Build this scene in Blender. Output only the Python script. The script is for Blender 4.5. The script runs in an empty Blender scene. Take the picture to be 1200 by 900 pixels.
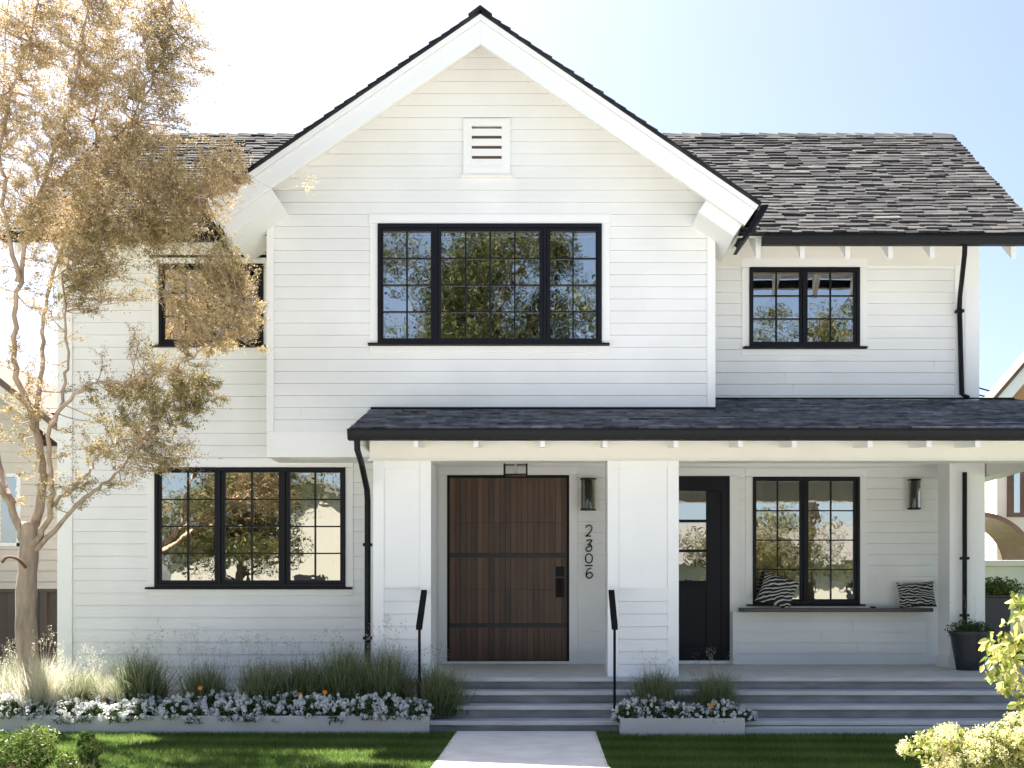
import bpy, math, random
import numpy as np
from mathutils import Vector, Matrix

random.seed(7); rng = np.random.default_rng(7)
scene = bpy.context.scene
COL = scene.collection
# ------------------------------------------------------------------ camera
F = 1330.0; CX = 642.0; HY = 705.0; EYE = 1.43
cam_d = bpy.data.cameras.new("camera"); cam = bpy.data.objects.new("camera", cam_d); COL.objects.link(cam)
cam.location = (0, 0, EYE); cam.rotation_euler = (math.radians(90), 0, 0)
cam_d.sensor_width = 36; cam_d.lens = F/1200*36
cam_d.shift_x = (600-CX)/1200; cam_d.shift_y = (HY-450)/1200
cam_d.clip_start = 0.1; cam_d.clip_end = 2000
scene.camera = cam
# ------------------------------------------------------------------ world, sun, exposure
SUN = Vector((-0.80, 1.0, 1.89)).normalized()
SUN_EL = math.asin(SUN.z); SUN_ROT = math.atan2(SUN.x, SUN.y)
world = bpy.data.worlds.new("World"); scene.world = world; world.use_nodes = True
wn = world.node_tree; bg = wn.nodes['Background']
sky = wn.nodes.new('ShaderNodeTexSky'); sky.sky_type = 'NISHITA'; sky.sun_disc = False
sky.sun_elevation = SUN_EL; sky.sun_rotation = SUN_ROT % (2*math.pi)
sky.air_density = 0.7; sky.dust_density = 2.3; sky.ozone_density = 0.5
wn.links.new(sky.outputs[0], bg.inputs[0]); bg.inputs[1].default_value = 0.05
sun_d = bpy.data.lights.new("sun", 'SUN'); sun_d.energy = 5.0; sun_d.angle = math.radians(0.6); sun_d.color = (1.0, 0.95, 0.88)
sun = bpy.data.objects.new("sun", sun_d); COL.objects.link(sun)
sun.rotation_euler = SUN.to_track_quat('Z', 'Y').to_euler(); sun.location = (-10, 20, 30)
scene.view_settings.view_transform = 'Standard'; scene.view_settings.look = 'None'
scene.view_settings.gamma = 1; scene.view_settings.use_curve_mapping = False
scene.view_settings.exposure = 2.53
scene.render.resolution_x = 1024; scene.render.resolution_y = 768
try:
    scene.cycles.max_bounces = 8; scene.cycles.diffuse_bounces = 4; scene.cycles.transparent_max_bounces = 12
except Exception: pass

# ------------------------------------------------------------------ helpers
def X(px, Y): return (px-CX)/F*Y
def Z(py, Y): return EYE-(py-HY)/F*Y

def tag(o, label=None, cat=None, group=None, kind=None):
    if label: o['label'] = label
    if cat: o['category'] = cat
    if group: o['group'] = group
    if kind: o['kind'] = kind
    return o
def empty(name, loc, label=None, cat=None, group=None):
    o = bpy.data.objects.new(name, None); COL.objects.link(o); o.location = loc
    o.empty_display_size = 0.2
    return tag(o, label, cat, group)
def root_loc(o):
    v = Vector((0, 0, 0))
    while o is not None: v += o.location; o = o.parent
    return v

class MB:
    def __init__(s): s.v = []; s.f = []; s.t = []
    def face(s, pts, tone=0.5):
        n = len(s.v); s.v.extend([tuple(p) for p in pts]); s.f.append(tuple(range(n, n+len(pts)))); s.t.append(tone)
    def add(s, verts, faces, tone=0.5):
        n = len(s.v); s.v.extend([tuple(p) for p in verts])
        for f in faces: s.f.append(tuple(i+n for i in f)); s.t.append(tone)
    def box(s, x0, x1, y0, y1, z0, z1, tone=0.5):
        s.add([(x0,y0,z0),(x1,y0,z0),(x1,y1,z0),(x0,y1,z0),(x0,y0,z1),(x1,y0,z1),(x1,y1,z1),(x0,y1,z1)],
              [(0,3,2,1),(4,5,6,7),(0,1,5,4),(1,2,6,5),(2,3,7,6),(3,0,4,7)], tone); return s
    def prism(s, poly, a0, a1, axis='y', tone=0.5):
        """poly: 2-D points; axis y: (x,z) extruded y; axis x: (y,z) extruded x; axis z: (x,y) extruded z"""
        n = len(poly)
        def P(p, a):
            if axis == 'y': return (p[0], a, p[1])
            if axis == 'x': return (a, p[0], p[1])
            return (p[0], p[1], a)
        vs = [P(p, a0) for p in poly]+[P(p, a1) for p in poly]
        fs = [tuple(range(n))[::-1], tuple(range(n, 2*n))]
        for i in range(n):
            j = (i+1) % n; fs.append((i, j, j+n, i+n))
        s.add(vs, fs, tone); return s
    def tube(s, pts, rad, seg=8, tone=0.5, cap=True):
        pts = [Vector(p) for p in pts]; n = len(pts)
        if not hasattr(rad, '__len__'): rad = [rad]*n
        rings = []; prev = None
        for i, p in enumerate(pts):
            d = (pts[min(i+1, n-1)]-pts[max(i-1, 0)])
            if d.length < 1e-9: d = Vector((0, 0, 1))
            d.normalize()
            if prev is None:
                a = Vector((0, 1, 0)) if abs(d.y) < 0.9 else Vector((1, 0, 0))
                u = d.cross(a).normalized()
            else:
                u = (prev - d*prev.dot(d))
                u = u.normalized() if u.length > 1e-6 else d.orthogonal().normalized()
            prev = u; w = d.cross(u)
            rings.append([p+(u*math.cos(2*math.pi*k/seg)+w*math.sin(2*math.pi*k/seg))*rad[i] for k in range(seg)])
        base = len(s.v)
        for r in rings: s.v.extend([tuple(q) for q in r])
        for i in range(n-1):
            for k in range(seg):
                k2 = (k+1) % seg
                s.f.append((base+i*seg+k, base+i*seg+k2, base+(i+1)*seg+k2, base+(i+1)*seg+k)); s.t.append(tone)
        if cap:
            s.f.append(tuple(base+k for k in range(seg))[::-1]); s.t.append(tone)
            s.f.append(tuple(base+(n-1)*seg+k for k in range(seg))); s.t.append(tone)
        return s
    def lathe(s, prof, c, seg=24):
        base = len(s.v)
        for r, z in prof:
            for k in range(seg):
                a = 2*math.pi*k/seg; s.v.append((c[0]+r*math.cos(a), c[1]+r*math.sin(a), c[2]+z))
        for i in range(len(prof)-1):
            for k in range(seg):
                k2 = (k+1) % seg
                s.f.append((base+i*seg+k, base+i*seg+k2, base+(i+1)*seg+k2, base+(i+1)*seg+k)); s.t.append(.5)
        return s
    def build(s, name, mat, parent=None, smooth=False, bevel=0):
        me = bpy.data.meshes.new(name)
        off = root_loc(parent) if parent else Vector((0, 0, 0))
        me.from_pydata([(a-off.x, b-off.y, c-off.z) for a, b, c in s.v], [], s.f)
        at = me.attributes.new('tone', 'FLOAT', 'FACE'); at.data.foreach_set('value', np.array(s.t, dtype=np.float32))
        me.materials.append(mat)
        if smooth: me.polygons.foreach_set('use_smooth', [True]*len(me.polygons))
        me.update()
        o = bpy.data.objects.new(name, me); COL.objects.link(o)
        if parent: o.parent = parent
        if bevel:
            b = o.modifiers.new('bevel', 'BEVEL'); b.width = bevel; b.segments = 2; b.limit_method = 'ANGLE'; b.angle_limit = math.radians(40)
        return o

def np_mesh(name, verts, k, tones, mat, parent=None, smooth=False):
    """verts (N*k,3), each k verts one face"""
    off = root_loc(parent) if parent else Vector((0, 0, 0))
    verts = np.asarray(verts, dtype=np.float32).reshape(-1, 3)-np.array(off, dtype=np.float32)
    nf = len(verts)//k
    me = bpy.data.meshes.new(name)
    me.vertices.add(len(verts)); me.vertices.foreach_set('co', verts.ravel())
    me.loops.add(nf*k); me.loops.foreach_set('vertex_index', np.arange(nf*k, dtype=np.int32))
    me.polygons.add(nf); me.polygons.foreach_set('loop_start', np.arange(0, nf*k, k, dtype=np.int32))
    try: me.polygons.foreach_set('loop_total', np.full(nf, k, dtype=np.int32))
    except Exception: pass
    at = me.attributes.new('tone', 'FLOAT', 'FACE'); at.data.foreach_set('value', np.asarray(tones, dtype=np.float32))
    me.materials.append(mat); me.update(calc_edges=True); me.validate()
    o = bpy.data.objects.new(name, me); COL.objects.link(o)
    if parent: o.parent = parent
    return o

def leaf_quads(pos, L, W, droop=0.0, r=rng):
    """diamond leaves at pos"""
    n = len(pos); d = r.normal(size=(n, 3)); d[:, 2] -= droop; d /= np.linalg.norm(d, axis=1)[:, None]
    e = r.normal(size=(n, 3)); e -= (e*d).sum(1)[:, None]*d; e /= np.linalg.norm(e, axis=1)[:, None]
    sc = r.uniform(.6, 1.3, n)[:, None]; d = d*L*sc*.5; e = e*W*sc*.5
    return np.stack([pos-d, pos+e, pos+d, pos-e], axis=1).reshape(-1, 3)

def copy_tree(o, parent=None):
    c = o.copy(); COL.objects.link(c)
    if parent: c.parent = parent
    for ch in list(o.children): copy_tree(ch, c)
    return c

# ------------------------------------------------------------------ materials
def mat(name, color, rough=0.6, metallic=0.0, noise=0.0, nscale=8.0, bump=0.0, bscale=40.0, spec=0.5, stretch=None):
    m = bpy.data.materials.new(name); m.use_nodes = True; nt = m.node_tree; b = nt.nodes['Principled BSDF']
    b.inputs['Base Color'].default_value = (*color, 1); b.inputs['Roughness'].default_value = rough
    b.inputs['Metallic'].default_value = metallic; b.inputs['Specular IOR Level'].default_value = spec
    tc = nt.nodes.new('ShaderNodeTexCoord'); mp = nt.nodes.new('ShaderNodeMapping'); nt.links.new(tc.outputs['Object'], mp.inputs[0])
    if stretch: mp.inputs['Scale'].default_value = stretch
    if noise:
        n = nt.nodes.new('ShaderNodeTexNoise'); n.inputs['Scale'].default_value = nscale; n.inputs['Detail'].default_value = 6
        nt.links.new(mp.outputs[0], n.inputs['Vector'])
        r = nt.nodes.new('ShaderNodeMapRange'); r.inputs[1].default_value = .3; r.inputs[2].default_value = .7
        r.inputs[3].default_value = 1-noise; r.inputs[4].default_value = 1+noise*.6
        nt.links.new(n.outputs[0], r.inputs[0])
        mx = nt.nodes.new('ShaderNodeVectorMath'); mx.operation = 'SCALE'; mx.inputs[0].default_value = color
        nt.links.new(r.outputs[0], mx.inputs['Scale']); nt.links.new(mx.outputs[0], b.inputs['Base Color'])
    if bump:
        n2 = nt.nodes.new('ShaderNodeTexNoise'); n2.inputs['Scale'].default_value = bscale; n2.inputs['Detail'].default_value = 5
        nt.links.new(mp.outputs[0], n2.inputs['Vector'])
        bp = nt.nodes.new('ShaderNodeBump'); bp.inputs['Strength'].default_value = bump; bp.inputs['Distance'].default_value = .01
        nt.links.new(n2.outputs[0], bp.inputs['Height']); nt.links.new(bp.outputs[0], b.inputs['Normal'])
    return m

def tone_mat(name, stops, rough=.7, translucent=0.0, noise=0.0, nscale=30, spec=.3, trans_tint=(1, 1, 1)):
    m = bpy.data.materials.new(name); m.use_nodes = True; nt = m.node_tree; b = nt.nodes['Principled BSDF']
    a = nt.nodes.new('ShaderNodeAttribute'); a.attribute_name = 'tone'
    cr = nt.nodes.new('ShaderNodeValToRGB'); el = cr.color_ramp.elements
    el[0].position = stops[0][0]; el[0].color = (*stops[0][1], 1); el[1].position = stops[-1][0]; el[1].color = (*stops[-1][1], 1)
    for p, c in stops[1:-1]:
        e = el.new(p); e.color = (*c, 1)
    src = a.outputs['Fac']
    if noise:
        tc = nt.nodes.new('ShaderNodeTexCoord'); n = nt.nodes.new('ShaderNodeTexNoise'); n.inputs['Scale'].default_value = nscale; n.inputs['Detail'].default_value = 6
        nt.links.new(tc.outputs['Object'], n.inputs['Vector'])
        r = nt.nodes.new('ShaderNodeMapRange'); r.inputs[1].default_value = .3; r.inputs[2].default_value = .7; r.inputs[3].default_value = -noise; r.inputs[4].default_value = noise
        ad = nt.nodes.new('ShaderNodeMath'); ad.operation = 'ADD'; nt.links.new(n.outputs[0], r.inputs[0]); nt.links.new(r.outputs[0], ad.inputs[0]); nt.links.new(src, ad.inputs[1]); src = ad.outputs[0]
    nt.links.new(src, cr.inputs[0]); nt.links.new(cr.outputs[0], b.inputs['Base Color'])
    b.inputs['Roughness'].default_value = rough; b.inputs['Specular IOR Level'].default_value = spec
    if translucent:
        t = nt.nodes.new('ShaderNodeBsdfTranslucent'); mx = nt.nodes.new('ShaderNodeMixShader'); mx.inputs[0].default_value = translucent
        mc = nt.nodes.new('ShaderNodeMix'); mc.data_type = 'RGBA'; mc.blend_type = 'MULTIPLY'; mc.inputs[0].default_value = 1
        nt.links.new(cr.outputs[0], mc.inputs[6]); mc.inputs[7].default_value = (*trans_tint, 1)
        nt.links.new(mc.outputs[2], t.inputs[0])
        nt.links.new(b.outputs[0], mx.inputs[1]); nt.links.new(t.outputs[0], mx.inputs[2])
        nt.links.new(mx.outputs[0], nt.nodes['Material Output'].inputs[0])
    return m

M = {}
M['white'] = mat('white_paint', (.80, .795, .78), .5, noise=.06, nscale=1.3, bump=.12, bscale=60)
M['trim'] = mat('white_trim_paint', (.82, .815, .80), .42, noise=.02, nscale=3)
M['cream'] = mat('warm_bounce_white', (.76, .735, .67), .5, noise=.03, nscale=2)  # white paint with warm bounce light under the eaves put into its colour
M['black'] = mat('black_metal', (.004, .004, .006), .5, noise=.2, nscale=5, spec=.2)
M['matte'] = mat('matte_black_iron', (.006, .006, .007), .75, spec=.15)
M['frame'] = mat('black_window_frame', (.007, .0075, .011), .5, spec=.2)
M['slat'] = mat('slat_dark', (.03, .028, .026), .6)
M['concrete'] = mat('pale_concrete', (.52, .51, .49), .8, noise=.12, nscale=3, bump=.3, bscale=90)
M['pathc'] = mat('light_path_concrete', (.74, .70, .65), .8, noise=.13, nscale=3, bump=.3, bscale=90)
M['deck'] = mat('grey_painted_deck', (.66, .65, .62), .6, noise=.12, nscale=4, bump=.2, bscale=60)
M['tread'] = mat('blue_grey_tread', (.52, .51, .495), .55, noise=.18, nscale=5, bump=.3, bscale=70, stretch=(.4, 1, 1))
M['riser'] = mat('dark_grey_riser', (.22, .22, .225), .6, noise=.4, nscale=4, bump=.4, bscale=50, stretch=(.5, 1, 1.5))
M['planter'] = mat('grey_metal_planter', (.60, .555, .515), .55, noise=.10, nscale=2.2, bump=.15, bscale=30)
M['soil'] = mat('dark_soil', (.03, .02, .014), .95, noise=.4, nscale=20, bump=.8, bscale=40)
M['lawn'] = mat('lawn_soil', (.035, .07, .015), .9, noise=.3, nscale=6)
M['bouncepave'] = mat('pale_bounce_pavement', (.52, .51, .495), .85, noise=.08, nscale=2, bump=.3, bscale=90)
M['bounceroad'] = mat('pale_bounce_road', (.38, .375, .365), .85, noise=.15, nscale=4, bump=.3, bscale=200)
M['pot'] = mat('charcoal_pot', (.022, .022, .026), .45, noise=.2, nscale=6)
M['bench'] = mat('charcoal_bench_board', (.05, .045, .042), .45, noise=.2, nscale=8, stretch=(.2, 2, 2))
M['greywall'] = mat('soft_grey_siding', (.28, .28, .25), .7)
M['greyroof'] = mat('grey_composite_roof', (.10, .10, .10), .9)
M['ventback'] = mat('vent_mesh', (.20, .15, .11), .9)
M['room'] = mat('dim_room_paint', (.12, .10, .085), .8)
M['curtain'] = mat('linen_curtain', (.36, .30, .22), .85, noise=.1, nscale=8)
M['bark'] = mat('pale_brown_bark', (.36, .27, .20), .85, noise=.35, nscale=14, bump=.8, bscale=30, stretch=(1, 1, .3))
M['twig'] = mat('twig_bark', (.34, .24, .15), .8, noise=.3, nscale=10)
M['brownroof'] = mat('brown_roof', (.14, .09, .06), .8, noise=.2, nscale=10)
M['fence'] = mat('dark_brown_fence_paint', (.055, .035, .028), .6, noise=.25, nscale=6, stretch=(1, 1, .2))
M['ncream'] = mat('neighbour_cream_siding', (.62, .54, .45), .6, noise=.06, nscale=2)
M['nwhite'] = mat('neighbour_pale_stucco', (.72, .66, .58), .7, noise=.06, nscale=2)
M['orange'] = mat('neighbour_orange_wood', (.48, .25, .11), .6, noise=.15, nscale=6)
M['brownwood'] = mat('brown_wood', (.13, .07, .045), .6, noise=.25, nscale=6)
M['shingle'] = tone_mat('asphalt_shingles', [(0, (.022, .022, .026)), (.45, (.062, .061, .062)), (.8, (.100, .096, .094)), (1, (.14, .132, .125))], .95, noise=.18, nscale=5, spec=.05)
M['shingle2'] = tone_mat('blue_grey_shingles', [(0, (.03, .03, .04)), (.5, (.14, .14, .155)), (1, (.30, .30, .32))], .85, noise=.3, nscale=7)
M['treeleaf'] = tone_mat('golden_olive_leaves', [(0, (.11, .10, .03)), (.35, (.23, .19, .075)), (.7, (.46, .35, .19)), (1, (.62, .50, .32))], .7, .38)
M['streetleaf'] = tone_mat('street_tree_leaves', [(0, (.02, .03, .008)), (.4, (.06, .07, .02)), (.75, (.11, .10, .035)), (1, (.20, .16, .07))], .6, .35)
M['grass'] = tone_mat('ornamental_grass', [(0, (.045, .07, .025)), (.6, (.13, .17, .07)), (1, (.36, .36, .22))], .6, .35)
M['feather'] = tone_mat('pale_feather_grass', [(0, (.30, .30, .18)), (1, (.72, .68, .54))], .6, .4)
M['blade'] = tone_mat('lawn_blades', [(0, (.04, .085, .015)), (.5, (.10, .17, .03)), (1, (.26, .30, .08))], .6, .5)
M['leaf'] = tone_mat('green_leaves', [(0, (.02, .045, .012)), (.6, (.06, .11, .025)), (1, (.16, .2, .06))], .5, .3)
M['petal'] = tone_mat('white_petals', [(0, (.62, .62, .58)), (1, (.86, .86, .84))], .6, .25)
M['hydr'] = tone_mat('cream_hydrangea_petals', [(0, (.50, .50, .18)), (.5, (.70, .66, .34)), (1, (.74, .69, .50))], .6, .4)
M['hleaf'] = tone_mat('yellow_green_leaves', [(0, (.05, .09, .012)), (.5, (.20, .24, .04)), (1, (.52, .47, .18))], .5, .45)
M['shrub'] = tone_mat('fresh_green_leaves', [(0, (.03, .07, .012)), (.6, (.10, .16, .03)), (1, (.28, .30, .08))], .5, .4)
M['petal_o'] = mat('orange_petals', (.75, .25, .03), .6)
M['stem'] = tone_mat('grey_seed_stems', [(0, (.10, .10, .07)), (1, (.42, .40, .34))], .7, .2)

def glass_mat(name, refl=.5, wave=.0):
    m = bpy.data.materials.new(name); m.use_nodes = True; nt = m.node_tree; nt.nodes.remove(nt.nodes['Principled BSDF'])
    g = nt.nodes.new('ShaderNodeBsdfGlossy'); g.inputs['Roughness'].default_value = .01; g.inputs['Color'].default_value = (.94, .90, .82, 1)
    t = nt.nodes.new('ShaderNodeBsdfTransparent'); t.inputs[0].default_value = (.75, .78, .78, 1)
    fr = nt.nodes.new('ShaderNodeLayerWeight'); fr.inputs[0].default_value = .35
    mr = nt.nodes.new('ShaderNodeMapRange'); mr.inputs[3].default_value = refl; mr.inputs[4].default_value = 1
    nt.links.new(fr.outputs['Facing'], mr.inputs[0])
    mx = nt.nodes.new('ShaderNodeMixShader'); nt.links.new(mr.outputs[0], mx.inputs[0])
    nt.links.new(t.outputs[0], mx.inputs[1]); nt.links.new(g.outputs[0], mx.inputs[2]); nt.links.new(mx.outputs[0], nt.nodes['Material Output'].inputs[0])
    if wave:
        tc = nt.nodes.new('ShaderNodeTexCoord'); n = nt.nodes.new('ShaderNodeTexNoise'); n.inputs['Scale'].default_value = 2.4; n.inputs['Detail'].default_value = 3
        nt.links.new(tc.outputs['Object'], n.inputs['Vector'])
        bp = nt.nodes.new('ShaderNodeBump'); bp.inputs['Strength'].default_value = wave; bp.inputs['Distance'].default_value = .02
        nt.links.new(n.outputs[0], bp.inputs['Height']); nt.links.new(bp.outputs[0], g.inputs['Normal'])
    return m
M['glass'] = glass_mat('reflective_window_glass', .60, .09)
M['lampglass'] = glass_mat('lamp_glass', .14, 0); M['lampglass'].node_tree.nodes['Transparent BSDF'].inputs[0].default_value = (.5, .45, .4, 1)

M['lampglass2'] = glass_mat('lantern_glass', .10, 0); M['lampglass2'].node_tree.nodes['Transparent BSDF'].inputs[0].default_value = (.93, .93, .92, 1)
def door_mat():
    m = bpy.data.materials.new('walnut_door_boards'); m.use_nodes = True; nt = m.node_tree; b = nt.nodes['Principled BSDF']
    a = nt.nodes.new('ShaderNodeAttribute'); a.attribute_name = 'tone'
    tc = nt.nodes.new('ShaderNodeTexCoord'); mp = nt.nodes.new('ShaderNodeMapping'); mp.inputs['Scale'].default_value = (26, 26, 1.2)
    n = nt.nodes.new('ShaderNodeTexNoise'); n.inputs['Scale'].default_value = 1.4; n.inputs['Detail'].default_value = 8
    nt.links.new(tc.outputs['Object'], mp.inputs[0]); nt.links.new(mp.outputs[0], n.inputs['Vector'])
    ad = nt.nodes.new('ShaderNodeMath'); ad.operation = 'MULTIPLY_ADD'; ad.inputs[1].default_value = .55
    ad2 = nt.nodes.new('ShaderNodeMath'); ad2.operation = 'MULTIPLY'; ad2.inputs[1].default_value = .6
    nt.links.new(a.outputs['Fac'], ad2.inputs[0]); nt.links.new(n.outputs[0], ad.inputs[0]); nt.links.new(ad2.outputs[0], ad.inputs[2])
    cr = nt.nodes.new('ShaderNodeValToRGB'); cr.color_ramp.elements[0].color = (.028, .015, .010, 1); cr.color_ramp.elements[1].color = (.16, .085, .05, 1)
    cr.color_ramp.elements[0].position = .2; cr.color_ramp.elements[1].position = .95
    nt.links.new(ad.outputs[0], cr.inputs[0]); nt.links.new(cr.outputs[0], b.inputs['Base Color']); b.inputs['Roughness'].default_value = .5
    return m
M['door'] = door_mat()

def pillow_mat(name, scale, dist, rot):
    m = bpy.data.materials.new(name); m.use_nodes = True; nt = m.node_tree; b = nt.nodes['Principled BSDF']; b.inputs['Roughness'].default_value = .9
    tc = nt.nodes.new('ShaderNodeTexCoord'); mp = nt.nodes.new('ShaderNodeMapping'); mp.inputs['Rotation'].default_value = (0, rot, 0)
    w = nt.nodes.new('ShaderNodeTexWave'); w.bands_direction = 'Z'; w.inputs['Scale'].default_value = scale; w.inputs['Distortion'].default_value = dist
    w.inputs['Detail'].default_value = 1; w.inputs['Detail Scale'].default_value = 1.2
    cr = nt.nodes.new('ShaderNodeValToRGB'); cr.color_ramp.interpolation = 'EASE'
    cr.color_ramp.elements[0].position = .68; cr.color_ramp.elements[0].color = (.018, .018, .02, 1)
    cr.color_ramp.elements[1].position = .82; cr.color_ramp.elements[1].color = (.55, .54, .5, 1)
    nt.links.new(tc.outputs['Object'], mp.inputs[0]); nt.links.new(mp.outputs[0], w.inputs[0]); nt.links.new(w.outputs['Fac'], cr.inputs[0]); nt.links.new(cr.outputs[0], b.inputs['Base Color'])
    return m
M['pillow_a'] = pillow_mat('striped_fabric', 6, 6, .5)
M['pillow_b'] = pillow_mat('zebra_fabric', 8, 7, -.1)

# ------------------------------------------------------------------ ground, lawn, paths
def struct(name, mb, m): o = mb.build(name, m); o['kind'] = 'structure'; return o
g = MB(); g.face([(-400, -400, 0), (400, -400, 0), (400, 600, 0), (-400, 600, 0)]); struct('lawn', g, M['lawn'])
p = MB(); p.prism([(X(537, 12.43), 12.28), (X(508, 9.75), 9.75), (-.995, 8.61), (.59, 8.61), (X(712, 9.75), 9.75), (X(697, 12.43), 12.28)], .004, .03, axis='z')
struct('path', p, M['pathc'])
p = MB(); p.box(-60, 60, 2.36, 8.6, .004, .035); struct('bounce_pavement', p, M['bouncepave'])  # unseen paving, added pale to bounce sunlight up at the facade
p = MB(); p.box(-60, 60, -5.5, 2.2, .004, .012); struct('bounce_road', p, M['bounceroad'])  # unseen road, added in pale concrete to reflect light towards the house
p = MB(); p.box(-60, 60, 2.2, 2.36, .004, .13); struct('kerb', p, M['concrete'])
p = MB(); p.box(-60, 60, -7.2, -5.66, .004, .035); struct('far_pavement', p, M['concrete'])

# lawn blades where the lawn shows
def blades(n, x0, x1, y0, y1, h, w, avoid):
    px = rng.uniform(x0, x1, n); py = rng.uniform(y0, y1, n)
    k = ~avoid(px, py); px = px[k]; py = py[k]; n = len(px)
    a = rng.uniform(0, 2*math.pi, n); hh = h*rng.uniform(.5, 1.15, n); lean = rng.normal(0, .35, (n, 2))*hh[:, None]
    b = np.stack([px, py, np.zeros(n)], 1); dx = np.stack([np.cos(a), np.sin(a), np.zeros(n)], 1)*w
    tip = b+np.stack([lean[:, 0], lean[:, 1], hh], 1)
    v = np.stack([b-dx, b+dx, tip], 1).reshape(-1, 3)
    s = .5+.22*np.sin(px*5.5+np.sin(py*3)*.7)*.3+.18*np.sin(py*9+px*.7)+rng.normal(0, .16, n)
    return v, np.clip(s, 0, 1)
def on_path(x, y):
    t = np.clip((y-9.75)/2.6, 0, 1); l = X(508, 9.75)*(1-t)+X(537, 12.43)*t; r = X(712, 9.75)*(1-t)+X(697, 12.43)*t
    return (x > l+.02+.015*np.sin(y*23)) & (x < r-.02+.015*np.sin(y*19))
v, t = blades(230000, -6.6, 5.6, 9.0, 12.3, .045, .0028, on_path)
o = np_mesh('lawn_grass', v, 3, t, M['blade']); tag(o, 'short mown green grass of the front lawn either side of the path', 'grass', kind='stuff')

# ------------------------------------------------------------------ THE HOUSE
YB = 14.0; YL = 14.6; YR = 15.0; YK = 16.1; YP = 13.3; DECK = .55
house = empty('house', (0, 14.6, 0), 'two storey white clapboard house with front gable, covered porch and black framed windows', 'house')
XL = X(70, YL); XR = X(1145, YR); BX0 = X(313, YB); BX1 = X(838, YB)
EAVE_Y = 14.05; EAVE_Z = Z(273, EAVE_Y); RIDGE_Y = 17.2; RIDGE_Z = Z(158, RIDGE_Y); MS = (RIDGE_Z-EAVE_Z)/(RIDGE_Y-EAVE_Y)
def main_z(y): return EAVE_Z+MS*(y-EAVE_Y)
GY = 13.40; GXA = X(563, GY); GZA = Z(13, GY); GS = .688; GHW = (X(898, GY)-X(240, GY))/2
def gz(x): return GZA-GS*abs(x-GXA)

def siding(mb, Y, x0, x1, z0, z1, ops, course=.147, clip=None, lip=.011, start=None, gap=.0035, joint=True):
    zs = set([z0, z1]); c = start if start is not None else z0
    cs = []
    while c < z1+course:
        cs.append(c)
        if z0 < c < z1: zs.add(c)
        c += course
    for o in ops:
        for q in (o[2], o[3]):
            if z0 < q < z1: zs.add(q)
    zs = sorted(zs); c0 = cs[0]
    def yo(z, low):
        t = ((z-c0)/course)
        fr = t-math.floor(t+1e-6) if low else (t-math.ceil(t-1e-6)+1)
        return Y-(lip*(1-fr)+.002)
    for a, b in zip(zs[:-1], zs[1:]):
        if b-a < 1e-5: continue
        ya = yo(a, True); yb = yo(b, False)
        la, ra = (clip(a) if clip else (x0, x1)); lb, rb = (clip(b) if clip else (x0, x1))
        la = max(la, x0); lb = max(lb, x0); ra = min(ra, x1); rb = min(rb, x1)
        if la >= ra: continue
        if lb >= rb: lb = rb = (lb+rb)/2
        segs = []; cl, ch = la, lb
        for o in sorted([o for o in ops if o[2] < b-1e-6 and o[3] > a+1e-6]):
            segs.append((cl, ch, o[0], o[0])); cl = ch = o[1]
        segs.append((cl, ch, ra, rb))
        is_c = abs(((a-c0)/course)-round((a-c0)/course)) < 1e-4
        for l0, l1, r0, r1 in segs:
            if r0-l0 < 1e-4: continue
            tn = random.random()
            if is_c and r0-l0 > 1.5 and joint and random.random() < .8:
                jx = random.uniform(l0+.3, r0-.3); mb.box(jx-.0012, jx+.0012, min(ya, yb)-.0006, Y, a+.001, b-gap-.001, 0)
            gp = gap if abs(((b-c0)/course)-round((b-c0)/course)) < 1e-4 and b < z1-1e-4 else 0
            mb.face([(l0, ya, a), (r0, ya, a), (r1, yb, b-gp), (l1, yb, b-gp)], tn)
            if gp:
                mb.face([(l1, yb, b-gp), (r1, yb, b-gp), (r1, Y+.014, b-gp), (l1, Y+.014, b-gp)], tn)
                mb.face([(l1, Y+.014, b-gp), (r1, Y+.014, b-gp), (r1, Y+.014, b), (l1, Y+.014, b)], tn)
            if is_c: mb.face([(l0, Y+.014, a), (r0, Y+.014, a), (r0, ya, a), (l0, ya, a)], tn)

def pxbox(a, b, c, d, Y): return (X(a, Y), X(b, Y), Z(d, Y), Z(c, Y))   # x0,x1,z0,z1

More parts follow.
